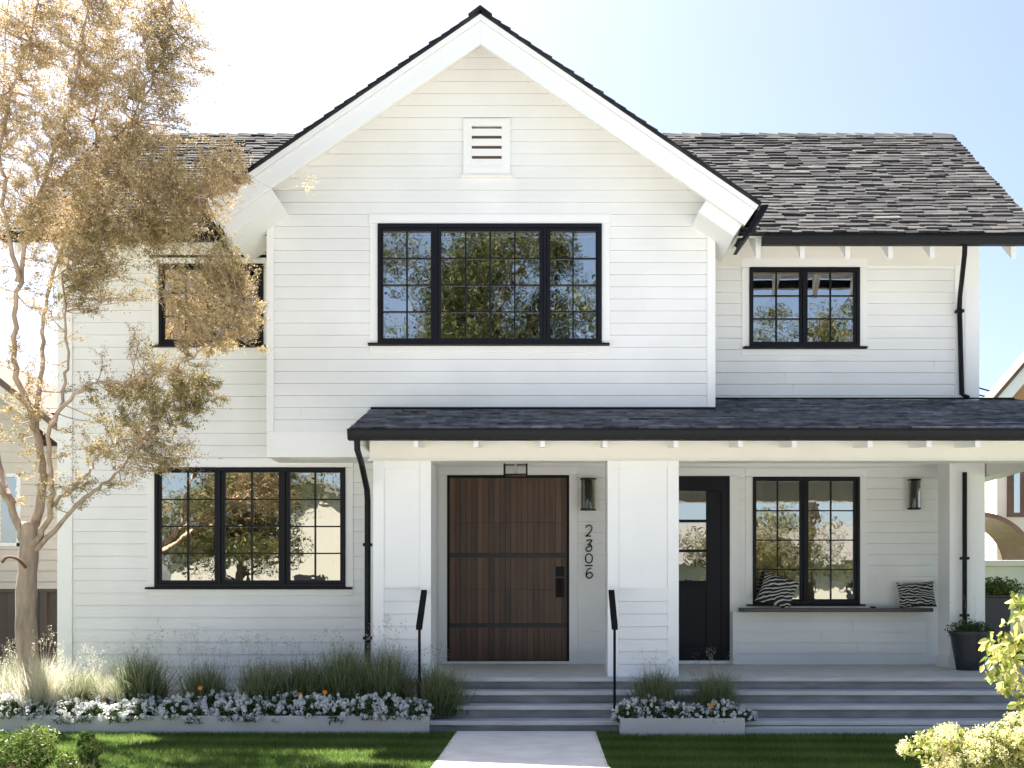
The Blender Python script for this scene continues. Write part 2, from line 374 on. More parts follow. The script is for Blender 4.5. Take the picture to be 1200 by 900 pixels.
def window(Y, frame_px, sashes, rows, sill_px=None, case=.10, label=None, room=2.6, curtain=None, top_case=.12, reveal=.02, sash_w=.035, gy=None):
    x0, x1, z0, z1 = pxbox(*frame_px, Y)
    fr = MB(); yf = Y-.045; yb = Y+.09
    fw = .045
    fr.box(x0, x1, yf, yb, z1-fw, z1); fr.box(x0, x1, yf, yb, z0, z0+fw)
    fr.box(x0, x0+fw, yf, yb, z0+fw, z1-fw); fr.box(x1-fw, x1, yf, yb, z0+fw, z1-fw)
    gx = []
    for (a, b, cols) in sashes: gx.append((X(a, Y), X(b, Y), cols))
    g0 = Z(gy[1], Y); g1 = Z(gy[0], Y)
    for i in range(len(gx)-1):
        c = (gx[i][1]+gx[i+1][0])/2
        fr.box(c-.016, c+.016, yf-.004, yb, z0+fw, z1-fw)
    w = fr.build('window', M['frame'], house, bevel=.004)
    if label: w['label'] = label
    edges = [x0+fw]+[(gx[i][1]+gx[i+1][0])/2 for i in range(len(gx)-1)]+[x1-fw]
    for i, (a, b, cols) in enumerate(gx):
        s = MB(); l = edges[i]+(.016 if i else 0)+.002; r = edges[i+1]-(.016 if i < len(gx)-1 else 0)-.002
        ys = Y-.028; ye = Y+.03
        s.box(l, r, ys, ye, g1, z1-fw-.002); s.box(l, r, ys, ye, z0+fw+.002, g0)
        s.box(l, a, ys, ye, g0, g1); s.box(b, r, ys, ye, g0, g1)
        mw = .0085
        for k in range(1, cols):
            c = a+(b-a)*k/cols; s.box(c-mw, c+mw, ys+.006, ye, g0, g1)
        for k in range(1, rows):
            c = g0+(g1-g0)*k/rows; s.box(a, b, ys+.008, ye, c-mw, c+mw)
        s.build('sash', M['frame'], w, bevel=.003)
        gl = MB(); tx = random.uniform(-.0012, .0012); tz = random.uniform(-.0012, .0012)
        gl.face([(a-.004, Y+.004-tx-tz, g0-.004), (b+.004, Y+.004+tx-tz, g0-.004), (b+.004, Y+.004+tx+tz, g1+.004), (a-.004, Y+.004-tx+tz, g1+.004)])
        gl.build('pane', M['glass'], w)
    # casing
    cs = MB(); yc = Y-.020
    cs.box(x0-case, x0-.002, yc, Y+.03, z0-.0, z1+.0); cs.box(x1+.002, x1+case, yc, Y+.03, z0-.0, z1+.0)
    cs.box(x0-case-.005, x1+case+.005, yc-.006, Y+.03, z1+.002, z1+top_case)
    cs.box(x0-case, x1+case, yc-.004, Y+.03, z0-.11, z0-.03)
    cs.build('casing', M['trim'], w, bevel=.003)
    if sill_px:
        sl = MB(); sl.box(X(sill_px[0], Y), X(sill_px[1], Y), Y-.08, Y+.02, z0-.028, z0-.002); sl.build('sill', M['frame'], w, bevel=.003)
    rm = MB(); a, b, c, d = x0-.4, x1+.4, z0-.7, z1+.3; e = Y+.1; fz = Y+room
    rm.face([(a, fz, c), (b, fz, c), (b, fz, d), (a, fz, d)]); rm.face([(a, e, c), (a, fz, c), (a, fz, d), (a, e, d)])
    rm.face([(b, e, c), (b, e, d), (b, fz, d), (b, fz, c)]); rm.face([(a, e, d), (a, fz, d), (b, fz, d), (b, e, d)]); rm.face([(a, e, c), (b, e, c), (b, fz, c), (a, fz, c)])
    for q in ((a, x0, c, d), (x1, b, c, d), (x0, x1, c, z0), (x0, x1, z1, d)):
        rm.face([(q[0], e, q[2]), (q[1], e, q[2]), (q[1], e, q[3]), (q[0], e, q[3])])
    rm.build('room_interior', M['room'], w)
    if curtain:
        for (ca, cb) in curtain:
            cu = MB(); n = 24; xa = x0+(x1-x0)*ca; xb = x0+(x1-x0)*cb
            for i in range(n*4):
                u0 = i/(n*4); u1 = (i+1)/(n*4); f = lambda u: (xa+(xb-xa)*u, Y+.22+.03*math.sin(u*(xb-xa)*60))
                p0 = f(u0); p1 = f(u1)
                cu.face([(p0[0], p0[1], z0-.3), (p1[0], p1[1], z0-.3), (p1[0], p1[1], z1+.1), (p0[0], p0[1], z1+.1)])
            cu.build('curtain', M['curtain'], w, smooth=True)
    return (x0-case+.01, x1+case-.01, z0-.10, z1+top_case-.01)

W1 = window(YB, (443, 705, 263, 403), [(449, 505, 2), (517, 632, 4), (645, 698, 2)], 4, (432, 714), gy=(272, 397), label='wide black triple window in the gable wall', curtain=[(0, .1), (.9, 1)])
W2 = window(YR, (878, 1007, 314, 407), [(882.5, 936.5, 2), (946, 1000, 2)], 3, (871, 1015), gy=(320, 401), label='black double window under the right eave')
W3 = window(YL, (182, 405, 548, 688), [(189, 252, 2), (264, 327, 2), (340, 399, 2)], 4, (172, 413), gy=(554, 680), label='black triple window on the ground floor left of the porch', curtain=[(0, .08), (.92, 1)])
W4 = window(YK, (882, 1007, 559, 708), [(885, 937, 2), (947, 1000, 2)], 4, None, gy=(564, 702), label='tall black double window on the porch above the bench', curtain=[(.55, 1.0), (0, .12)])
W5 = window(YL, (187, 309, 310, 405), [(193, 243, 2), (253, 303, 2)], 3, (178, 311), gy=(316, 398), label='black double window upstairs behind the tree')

D1 = pxbox(524, 667, 557, 777, YK); D1 = (D1[0], D1[1], DECK, D1[3])
D2 = (X(770, YK), X(855, YK), DECK, Z(558, YK))
cas = .12

def wall(name_mb, m=None): return name_mb.build('wall', m or M['white'], house)
# left wing
s = MB(); siding(s, YL, XL, -1.75, .12, 6.45, [W3, W5], .158); s.box(XL, -1.75, YL, YL+.02, 0, .13); wall(s)
# bay with gable
VX = pxbox(543, 598, 140, 208, YB)
s = MB()
def bclip(z):
    h = (GZA-.16-z)/GS
    h += .055/GS
    return (GXA-h, GXA+h)
bz0 = Z(506, YB)
siding(s, YB, BX0, BX1, bz0, GZA-.106, [W1, VX], .149, clip=bclip)
wall(s)
s = MB(); zb = Z(536, YB); s.box(BX0, -2.10, YB-.022, YB+.1, zb, bz0); s.box(BX0+.01, -2.10, YB+.101, YL+.3, zb, zb+.012); s.box(-2.12, -2.10, YB+.1, YL, zb+.012, bz0)
s.build('skirt_board', M['trim'], house, bevel=.003)
s = MB()
def piece(name, m, *bx, parent=None, bevel=.003):
    s = MB()
    for q in bx: s.box(*q)
    return s.build(name, M[m], parent or house, bevel=bevel)
piece('corner_board', 'trim', (BX0, BX0+.085, YB-.028, YB+.02, bz0+.001, gz(BX0)-.2), (BX0, BX0+.02, YB+.02, YL, zb+.02, gz(BX0)-.2))
piece('corner_board', 'trim', (BX1-.10, BX1, YB-.028, YB+.02, bz0+.001, gz(BX1)-.2), (BX1-.02, BX1, YB+.02, YR, bz0, gz(BX1)-.2))
# upper right
s = MB(); siding(s, YR, BX1, XR, 4.0, 6.75, [W2], .152); wall(s)
# porch back wall
s = MB(); siding(s, YK, -1.75, 5.79, DECK, 3.455, [W4, (D1[0]-cas+.01, D1[1]+cas-.01, D1[2]-.1, D1[3]+.11), (D2[0]-cas+.01, D2[1]+cas-.01, D2[2]-.1, D2[3]+.11)], .155); wall(s)
# side and back walls
s = MB()
s.prism([(YL, 0), (19.9, 0), (19.9, main_z(14.6)), (RIDGE_Y, RIDGE_Z-.1), (YL, main_z(14.6)-.1)], XL, XL+.1, axis='x')
s.prism([(YR, 3.3), (19.9, 3.3), (19.9, main_z(14.6)), (RIDGE_Y, RIDGE_Z-.1), (YR, main_z(15)-.1)], XR-.1, XR, axis='x')
s.box(XL+.1, XR-.1, 19.8, 19.9, 0, 6); s.box(XR-.1, XR, YK+.05, 19.9, 0, 3.3); wall(s)
s = MB(); s.box(-1.79, -1.75, YL+.02, YK, 0, 3.45); wall(s)
# corner boards left & right
piece('corner_board', 'trim', (XL-.02, XL+.17, YL-.03, YL+.1, 0, 6.4))
piece('corner_board', 'trim', (XR-.17, XR+.02, YR-.03, YR+.1, 4.0, 6.7), (XR-.30, XR-.169, YR-.024, YR, 4.0, 6.7))
piece('corner_board', 'trim', (BX1+.002, BX1+.03, YR-.03, YR+.02, 4.0, 6.7))
# frieze boards under the eaves, coloured with the warm bounce light there
piece('frieze_board', 'cream', (BX1+.03, XR-.171, YR-.0255, YR+.02, Z(312, YR), 6.72)); piece('frieze_board', 'cream', (XL+.171, BX0+.4, YL-.026, YL+.02, Z(303, YL), 6.42))

# --- roofs
def shingles(mb, O, u, v, n, vlen, urange, exp=.14, wmin=.14, wmax=.34, tone=(0, 1), tmax=.02, cap_n=0):
    O = Vector(O); u = Vector(u).normalized(); v = Vector(v).normalized(); n = Vector(n).normalized()
    i = 0; vv = 0.0
    while vv < vlen-.01:
        v1 = min(vv+exp, vlen); a, b = urange(vv+.5*(v1-vv)); c = a-random.uniform(0, .2); wob = random.uniform(-.1, .1)
        while c < b:
            w = random.uniform(wmin, wmax); l = max(c, a); r = min(c+w-.004, b)
            if r-l > .01:
                t = random.uniform(.006, tmax); dv = random.uniform(-.016, .016)+.014*math.sin(l*4.1+i*1.7)+.010*math.sin(l*9.3+i*.9)
                p0 = O+u*l+v*(vv+dv); p1 = O+u*r+v*(vv+dv*random.uniform(.3, 1)); q1 = O+u*r+v*(v1+.03); q0 = O+u*l+v*(v1+.03)
                tn = min(1, max(0, random.gauss((tone[0]+tone[1])/2, (tone[1]-tone[0])*.17)))
                mb.add([p0+n*(t+.004), p1+n*(t+.004), q1+n*.003, q0+n*.003, p0, p1], [(0, 1, 2, 3), (4, 5, 1, 0), (0, 3, 4), (1, 5, 2)], tn)
            c += w
        vv = v1; i += 1
def slab(mb, pts, n, th):
    n = Vector(n).normalized(); p = [Vector(q) for q in pts]; q = [a-n*th for a in p]; k = len(p)
    mb.add([*p, *q], [tuple(range(k)), tuple(range(k, 2*k))[::-1]]+[(i, i+k, (i+1) % k+k, (i+1) % k) for i in range(k)], .1)

RX0 = -6.75; RX1 = 6.13
ms_len = math.hypot(RIDGE_Y-EAVE_Y, RIDGE_Z-EAVE_Z); vdir = (0, RIDGE_Y-EAVE_Y, RIDGE_Z-EAVE_Z); ndir = Vector((0, -MS, 1)).normalized()
r = MB(); slab(r, [(RX0, EAVE_Y, EAVE_Z), (RX1, EAVE_Y, EAVE_Z), (RX1, RIDGE_Y, RIDGE_Z), (RX0, RIDGE_Y, RIDGE_Z)], ndir, .04)
slab(r, [(RX0, RIDGE_Y, RIDGE_Z), (RX1, RIDGE_Y, RIDGE_Z), (RX1, 20.3, EAVE_Z), (RX0, 20.3, EAVE_Z)], (0, MS, 1), .04)
shingles(r, (0, EAVE_Y, EAVE_Z), (1, 0, 0), vdir, ndir, ms_len, lambda v: (RX0, RX1), .115, .10, .34, (0.0, 1), .03)
for k in range(44):   # ridge caps
    x = RX0+.02+k*.292
    r.add([(x, RIDGE_Y-.13, RIDGE_Z-.085), (x+.31, RIDGE_Y-.13, RIDGE_Z-.10), (x+.31, RIDGE_Y, RIDGE_Z+.012), (x, RIDGE_Y, RIDGE_Z+.035), (x, RIDGE_Y+.13, RIDGE_Z-.085), (x+.31, RIDGE_Y+.13, RIDGE_Z-.1)],
          [(0, 1, 2, 3), (3, 2, 5, 4), (0, 3, 4)], random.uniform(.35, .8))
r.build('roof', M['shingle'], house)
# soffit + rakes of the main roof
r = MB()
slab(r, [(RX0+.03, EAVE_Y+.05, EAVE_Z+MS*.05-.055), (RX1-.03, EAVE_Y+.05, EAVE_Z+MS*.05-.055), (RX1-.03, YK, main_z(YK)-.055), (RX0+.03, YK, main_z(YK)-.055)], ndir, .03)
for xx in (RX0-.01, RX1-.03):
    r.prism([(EAVE_Y+.02, EAVE_Z-.03), (RIDGE_Y, RIDGE_Z-.04), (20.2, EAVE_Z-.04), (20.2, EAVE_Z-.2), (RIDGE_Y, RIDGE_Z-.24), (EAVE_Y+.02, EAVE_Z-.2)], xx, xx+.04, axis='x')
r.build('soffit', M['cream'], house)
def gutter(x0, x1, y, z0, z1):
    s = MB(); s.prism([(y+.11, z0), (y+.02, z0), (y, z0+.045), (y-.015, z1-.02), (y-.015, z1), (y+.11, z1)], x0, x1, axis='x')
    s.box(x0, x1, y-.022, y+.0, z1-.014, z1+.002); return s.build('gutter', M['black'], house, bevel=.004)
gutter(X(893, 14.02), RX1, 13.96, Z(285.5, 13.96), Z(275, 13.96))
gutter(RX0, X(250, 14.0), 13.96, Z(281, 13.96), Z(271, 13.96))
# rafter tails of the main roof
def tail(xc, y0, y1, zfront, slope, h, w, m='trim', name='rafter_tail'):
    s = MB(); zt = zfront
    s.prism([(y0, zt-h), (y0, zt), (y1, zt+slope*(y1-y0)), (y1, zt+slope*(y1-y0)-h-.02)], xc-w/2, xc+w/2, axis='x'); s.build(name, M[m], house, bevel=.003)
for px_ in (888, 940, 993, 1043, 1092, 1187):
    tail(X(px_, 14.12), 14.10, YR if px_ < 1140 else 15.6, EAVE_Z-.05, MS, .25, .06)
for px_ in (20, 80, 140, 200, 255):
    tail(X(px_, 14.12), 14.10, YL, EAVE_Z-.05, MS, .20, .05)

# front gable roof
sl = math.hypot(1, GS); glen = GHW*sl; GB = 17.3
r = MB()
for sg in (-1, 1):
    nn = Vector((sg*GS, 0, 1)).normalized(); ez = GZA-GS*GHW; ex = GXA+sg*GHW
    pts = [(ex, GY-.03, ez), (GXA, GY-.03, GZA), (GXA, GB, GZA), (ex, GB, ez)]
    slab(r, pts, nn, .035)
    shingles(r, (ex, GY-.045, ez), (0, 1, 0), (-sg, 0, GS), nn, glen, lambda v: (0, GB-GY), .15, .2, .4, (.0, .8), .022)
for k in range(13):
    y = GY-.06+k*.29
    r.add([(GXA-.14, y, GZA-.06), (GXA-.14, y+.31, GZA-.075), (GXA, y+.31, GZA+.02), (GXA, y, GZA+.045), (GXA+.14, y, GZA-.06), (GXA+.14, y+.31, GZA-.075), (GXA-.14, y, GZA-.085), (GXA, y, GZA+.01), (GXA+.14, y, GZA-.085)],
          [(3, 2, 1, 0), (4, 5, 2, 3), (0, 6, 7, 3), (3, 7, 8, 4)], .15)
r.build('roof', M['shingle'], house)
# barge boards and soffit of the gable
cosr = 1/sl; sinr = GS/sl
def rake_poly(sg, o0, o1, d0, d1):
    """strip parallel to rake: perpendicular offsets o0..o1 below roof line, along-slope distances d0..d1 from the ridge"""
    def P(d, o): return (GXA+sg*(d*cosr - o*sinr), GZA-d*sinr-o*cosr)
    def A(o): return (GXA, GZA-o/cosr)
    if d0 <= 0: return [A(o0), P(d1, o0), P(d1, o1), A(o1)]
    return [P(d0, o0), P(d1, o0), P(d1, o1), P(d0, o1)]
gl = glen-.02
for sg in (-1, 1):
    s = MB(); s.prism(rake_poly(sg, .03, .31, 0, gl), GY, GY+.05); bb = s.build('barge_board', M['trim'], house, bevel=.004)
    s = MB(); s.prism(rake_poly(sg, .025, .095, 0, gl+.005), GY-.022, GY-.002); s.prism(rake_poly(sg, .10, .14, 0, gl), GY-.010, GY-.002)
    s.build('crown_moulding', M['trim'], bb, bevel=.004)
s = MB()
for sg in (-1, 1):
    s.prism(rake_poly(sg, .045, .09, 0, gl-.03), GY+.052, YR)
s.build('soffit', M['cream'], house)
for sg, bx in ((-1, BX0), (1, BX1)):
    s = MB(); dd = (abs(bx-GXA)+.02)/cosr
    s.prism(rake_poly(sg, .20, .47, dd-.04, gl-.03), GY+.07, YB+.5)
    s.box(min(bx, bx-sg*.07), max(bx, bx-sg*.07), GY+.08, YB-.03, gz(bx)-.52, gz(bx)-.2)
    s.build('eave_return', M['trim'], house, bevel=.004)
for sg in (-1, 1):
    s = MB(); ex = GXA+sg*GHW; ez = GZA-GS*GHW
    s.prism([(ex+sg*.004, ez-.004), (ex+sg*.09, ez+.0), (ex+sg*.085, ez-.03), (ex-sg*.20, ez-.43), (ex-sg*.245, ez-.43)], GY+.0, 13.955)
    s.build('gutter', M['black'], house, bevel=.003)
# attic vent
s = MB(); a, b, c, d = VX; s.box(a, b, YB-.035, YB+.02, d-.09, d); s.box(a, b, YB-.035, YB+.02, c+.02, c+.13)
i0 = X(553, YB); i1 = X(588, YB); s.box(a, i0, YB-.035, YB+.02, c+.13, d-.09); s.box(i1, b, YB-.035, YB+.02, c+.13, d-.09)
s.box(a-.03, b+.03, YB-.06, YB+.0, c-.01, c+.018)
vent = s.build('attic_vent', M['trim'], house, bevel=.003)
s = MB(); lo = c+.13; hi = d-.09; n = 4; h = (hi-lo)/n
for k in range(n):
    z = lo+k*h; s.prism([(YB-.03, z), (YB-.03, z+.012), (YB+.03, z+h-.022), (YB+.03, z+h-.034)], i0, i1, axis='x')
    s.prism([(YB-.03, z+.012), (YB-.03, z+h-.035), (YB-.02, z+h-.035), (YB-.02, z+.012)], i0, i1, axis='x')
s.build('louvre', M['trim'], vent)
s = MB(); s.box(i0-.01, i1+.01, YB+.035, YB+.06, lo-.01, hi+.01); s.build('vent_backing', M['ventback'], vent)

# --- porch roof
PE = 12.6; PZ = Z(502, PE); PS = (Z(481.5, YB)-PZ)/(YB-PE)
def pz(y): return PZ+PS*(y-PE)
PX0 = -2.20; PX1 = 6.15
PH = PX1+(YR-PE)      # hip corner
pn = Vector((0, -PS, 1)).normalized()
r = MB()
slab(r, [(PX0, PE, PZ), (PH, PE, PZ), (PX1, YR, pz(YR)), (PX0, YR, pz(YR))], pn, .035)
slab(r, [(PH, PE, PZ), (PH, 18, PZ), (PX1, 18, pz(YR)), (PX1, YR, pz(YR))], (PS, 0, 1), .035)
pl = (YR-PE)*math.hypot(1, PS)
shingles(r, (0, PE, PZ), (0+1, 0, 0), (0, 1, PS), pn, pl, lambda v: (PX0, PH-v/math.hypot(1, PS)), .125, .25, .6, (.1, .9), .026)
shingles(r, (PH, PE, PZ), (0, 1, 0), (-1, 0, PS), (PS, 0, 1), pl, lambda v: (v/math.hypot(1, PS), 5.4), .125, .25, .6, (.1, .9), .026)
r.build('porch_roof', M['shingle2'], house)
gutter(PX0-.02, PH, PE-.05, Z(515, PE-.05), Z(502.5, PE-.05))
s = MB(); s.box(PX0+.02, BX1-.0, YB-.045, YB-.017, pz(YB)+.012, pz(YB)+.04); s.box(BX1, PX1, YR-.045, YR-.017, pz(YR)+.012, pz(YR)+.03); s.build('flashing', M['black'], house)
s = MB(); slab(s, [(PX0+.02, PE+.06, pz(PE+.06)-.05), (PH-.1, PE+.06, pz(PE+.06)-.05), (PH-.1, YR, pz(YR)-.05), (PX0+.02, YR, pz(YR)-.05)], pn, .03)
s.prism([(PE+.06, pz(PE+.06)-.03), (YB, pz(YB)-.03), (YB, 3.25), (13.2, 3.25), (PE+.06, pz(PE+.06)-.15)], PX0+.02, PX0+.05, axis='x')
s.build('porch_soffit', M['cream'], house)
BZ = Z(540, YP)
s = MB(); s.box(-2.09, 6.05, YP-.0, YP+.25, BZ, 3.50); s.box(-2.11, 6.07, YP-.015, YP+.0, BZ, BZ+.02)
s.build('porch_beam', M['cream'], house, bevel=.004)
s = MB(); s.box(5.80, 6.05, YP+.25, YK, BZ, 3.48); s.build('porch_beam', M['cream'], house, bevel=.004)
s = MB(); s.box(-2.09, 5.80, YP+.25, YK, 3.455, 3.49)
for k in range(60):
    x = -2.05+k*.13
    if x < 5.7: s.box(x, x+.122, YP+.26, YK-.01, 3.443, 3.454)
s.build('porch_ceiling', M['cream'], house)
for px_ in (487.5, 558, 636, 709, 792, 867.5, 930.5, 1019, 1088, 1145):
    tail(X(px_, 12.68), 12.66, YP, Z(524, 12.66)+.10, PS*.5, .10, .055)
# pillars
def pillar(x0, x1, y0, y1, z0, z1, split):
    s = MB(); s.box(x0+.02, x1-.02, y0+.045, y1-.045, z0, z1); s.box(x0+.13, x1-.13, y0+.019, y0+.044, split, z1)
    sw = .13
    for xa, xb in ((x0, x0+sw), (x1-sw, x1)):
        s.box(xa, xb, y0, y0+.04, z0, z1-.0); s.box(xa, xb, y1-.04, y1, z0, z1)
    s.box(x0, x0+.018, y0+.04, y1-.04, z0, z1); s.box(x1-.018, x1, y0+.04, y1-.04, z0, z1)
    s.box(x0+sw, x1-sw, y0+.001, y0+.019, z1-.09, z1)
    o = s.build('pillar', M['trim'], house, bevel=.004)
    t = MB(); siding(t, y0+.018, x0+sw, x1-sw, z0, split, [], .148, lip=.018, gap=.008); t.box(x0+sw, x1-sw, y0+.004, y0+.019, split, split+.012)
    t.build('lap_siding', M['white'], o)
pillar(-2.05, -1.37, YP, YP+.62, DECK, BZ, Z(688, YP))
pillar(.70, 1.535, YP, YP+.62, DECK, BZ, Z(690, YP))
s = MB(); s.box(5.31, 5.78, YR, YR+.45, DECK, 3.45); s.box(5.29, 5.80, YR-.015, YR+.46, DECK, DECK+.16); s.build('pillar', M['trim'], house, bevel=.005)
s = MB(); s.box(5.75, 6.07, YP, YP+.4, 0.3, BZ); s.build('pillar', M['trim'], house, bevel=.005)
# deck and steps
s = MB(); s.box(-2.12, 6.8, 13.2, YK+.02, DECK-.05, DECK); s.build('porch_floor', M['deck'], house, bevel=.008)
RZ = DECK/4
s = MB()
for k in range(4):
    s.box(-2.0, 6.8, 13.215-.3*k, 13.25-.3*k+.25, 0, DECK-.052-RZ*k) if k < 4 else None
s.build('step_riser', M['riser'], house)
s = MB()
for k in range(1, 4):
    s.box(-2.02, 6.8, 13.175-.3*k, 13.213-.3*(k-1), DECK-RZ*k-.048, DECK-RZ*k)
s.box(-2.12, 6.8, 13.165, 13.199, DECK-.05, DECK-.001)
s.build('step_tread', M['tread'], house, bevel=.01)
s = MB(); s.box(X(873, 12.15), 6.8, 12.13, 12.30, 0, .082); s.build('step_footing', M['concrete'], house, bevel=.006)
# foundation under the left wing
s = MB(); s.box(XL+.02, -2.0, YL-.02, YL+.02, 0, .3); s.build('foundation', M['concrete'], house)

# bench shelf along the porch wall
BT = Z(712.5, 15.6)
s = MB(); s.box(X(872, 15.6), 5.30, 15.6, YK-.01, BT-.055, BT); bench = s.build('bench', M['bench'], house, bevel=.006)
s = MB(); siding(s, 15.92, X(860, 15.92), 5.30, DECK, BT-.06, [], .152, lip=.018, gap=.008); s.box(X(860, 15.92), 5.3, 15.94, YK, DECK, BT-.057); s.box(X(860, 15.92)-.02, X(860, 15.92)-.0, 15.90, YK, DECK, BT-.057); s.build('bench_base', M['white'], house)
s = MB(); s.box(X(1015, 15.95), X(1018, 15.95)+.03, 15.7, 15.76, BT, BT+.02); s.build('bracket', M['black'], bench)

# downspouts
def spout(pts, r=.033, bands=()):
    s = MB(); s.tube(pts, r, 10)
    for p in bands: s.box(p[0]-.05, p[0]+.05, p[1]-.042, p[1]+.05, p[2]-.018, p[2]+.018)
    s.build('downspout', M['black'], house, smooth=False, bevel=.002)
spout([(-2.12, 12.6, 3.28), (-2.12, 12.63, 3.12), (-2.125, 12.95, 3.0), (-2.125, 13.33, 2.75), (-2.125, 13.38, 2.62), (-2.125, 13.38, .05)], .036, [(-2.125, 13.38, 2.1), (-2.125, 13.38, 1.0)])
xs = X(1124.5, 14.93)
spout([(X(1131, 14.02), 14.02, 5.88), (X(1131, 14.02), 14.04, 5.72), (xs-.02, 14.86, 5.42), (xs, 14.93, 5.3), (xs+.03, 14.93, 4.16), (xs+.08, 14.85, 4.10)], .032, [(xs, 14.93, 5.25)])
spout([(X(1130.5, 14.93), 14.93, BZ+.05), (X(1130.5, 14.93), 14.93, .6)], .031, [(X(1130.5, 14.93), 14.93, 2.0), (X(1130.5, 14.93), 14.93, 1.25)])

# doors
def casing_for(D, parent, thr=True):
    c = MB(); x0, x1, z0, z1 = D
    c.box(x0-cas, x0, YK-.032, YK+.03, z0, z1+.001); c.box(x1, x1+cas, YK-.032, YK+.03, z0, z1+.001); c.box(x0-cas-.006, x1+cas+.006, YK-.038, YK+.03, z1+.002, z1+.12)
    c.build('casing', M['trim'], parent, bevel=.003)
s = MB(); x0, x1, z0, z1 = D1; z0 += .035
s.box(x0, x0+.03, YK-.02, YK+.08, z0, z1); s.box(x1-.03, x1, YK-.02, YK+.08, z0, z1); s.box(x0+.03, x1-.03, YK-.02, YK+.08, z1-.03, z1)
d = s.build('front_door', M['black'], house, bevel=.003); d['label'] = 'wide dark walnut front door of vertical boards with black cross bands'
s = MB(); n = 21; a = x0+.032; w = (x1-x0-.064)/n
zz = [z0+.01, Z(732.5, YK), Z(691, YK), Z(650.5, YK), Z(612, YK), z1-.032]
for k in range(n):
    tb = random.gauss(.5, .2)
    for q in range(5):
        s.box(a+k*w+.0022, a+(k+1)*w-.0022, YK+.01+random.uniform(0, .003), YK+.06, zz[q]+(.003), zz[q+1]-.003, min(1, max(0, random.gauss(tb, .07))))
s.box(a, x1-.032, YK+.03, YK+.055, z0, z1-.03, 0)
s.build('door_boards', M['door'], d, bevel=.0015)
s = MB(); s.box(a, x1-.032, YK+.001, YK+.02, Z(653.5, YK), Z(648, YK)); s.build('metal_band', M['slat'], d, bevel=.002); s = MB(); s.box(a, x1-.032, YK+.001, YK+.02, Z(735.5, YK), Z(730.5, YK)); s.build('metal_band', M['slat'], d, bevel=.002)
s = MB(); s.box(X(651.5, YK), X(661, YK), YK-.012, YK+.008, Z(700, YK), Z(677.5, YK)); s.box(X(651.5, YK), X(661, YK), YK-.012, YK+.008, Z(675.8, YK), Z(664, YK))
s.tube([(X(656, YK), YK-.01, Z(681, YK)), (X(656, YK), YK-.06, Z(682, YK)), (X(656, YK), YK-.06, Z(696, YK)), (X(656, YK), YK-.01, Z(697, YK))], .011, 8)
s.build('handle', M['black'], d, bevel=.002)
s = MB(); s.box(x0-.05, X(680, YK), YK-.06, YK+.05, DECK+.001, DECK+.034); s.build('threshold', M['trim'], d)
casing_for(D1, d)
s = MB(); x0, x1, z0, z1 = D2; z0 += .05
gx0, gx1, gz0, gz1 = X(782, YK), X(827.5, YK), Z(680.5, YK), Z(575.5, YK)
s.box(x0, x1-.0, YK-.02, YK+.03, gz1, z1); s.box(x0, gx0, YK-.005, YK+.03, z0, gz1); s.box(gx1, x1-.12, YK-.005, YK+.03, z0, gz1); s.box(x1-.12, x1, YK-.02, YK+.03, z0, gz1)
s.box(gx0, gx1, YK-.005, YK+.03, gz0-.09, gz0)
s.box(gx0, gx1, YK-.005, YK+.03, z0, z0+.2); s.box(gx0, gx1, YK+.012, YK+.03, z0+.2, gz0-.09)
s.box(gx0-.02, gx1+.06, YK-.03, YK-.003, gz0-.055, gz0-.03)
for q in (1, 2):
    z = gz0+(gz1-gz0)*q/3; s.box(gx0, gx1, YK-.003, YK+.03, z-.02, z+.02)
d = s.build('side_door', M['frame'], house, bevel=.004); d['label'] = 'black half glazed side door beside the porch pillar'
s = MB(); s.face([(gx0-.003, YK+.012, gz0-.003), (gx1+.003, YK+.012, gz0-.003), (gx1+.003, YK+.0125, gz1+.003), (gx0-.003, YK+.0125, gz1+.003)]); s.build('pane', M['glass'], d)
s = MB(); s.box(gx0-.5, gx1+.5, YK+1.4, YK+1.5, .5, 3); s.box(gx0-.1, gx0-.05, YK+.04, YK+1.4, .5, 3); s.box(gx1+.3, gx1+.35, YK+.04, YK+1.4, .5, 3); s.build('room_interior', M['room'], d)
s = MB(); s.box(x0-.1, X(857, YK), YK-.07, YK+.03, DECK+.001, DECK+.045); s.build('threshold', M['trim'], d)
casing_for(D2, d)
s = MB(); s.box(x0, x1, YK+.035, YK+.05, z0-.05, gz0-.1); s.box(D1[0], D1[1], YK+.085, YK+.1, DECK, D1[3]); s.build('wall', M['room'], house)

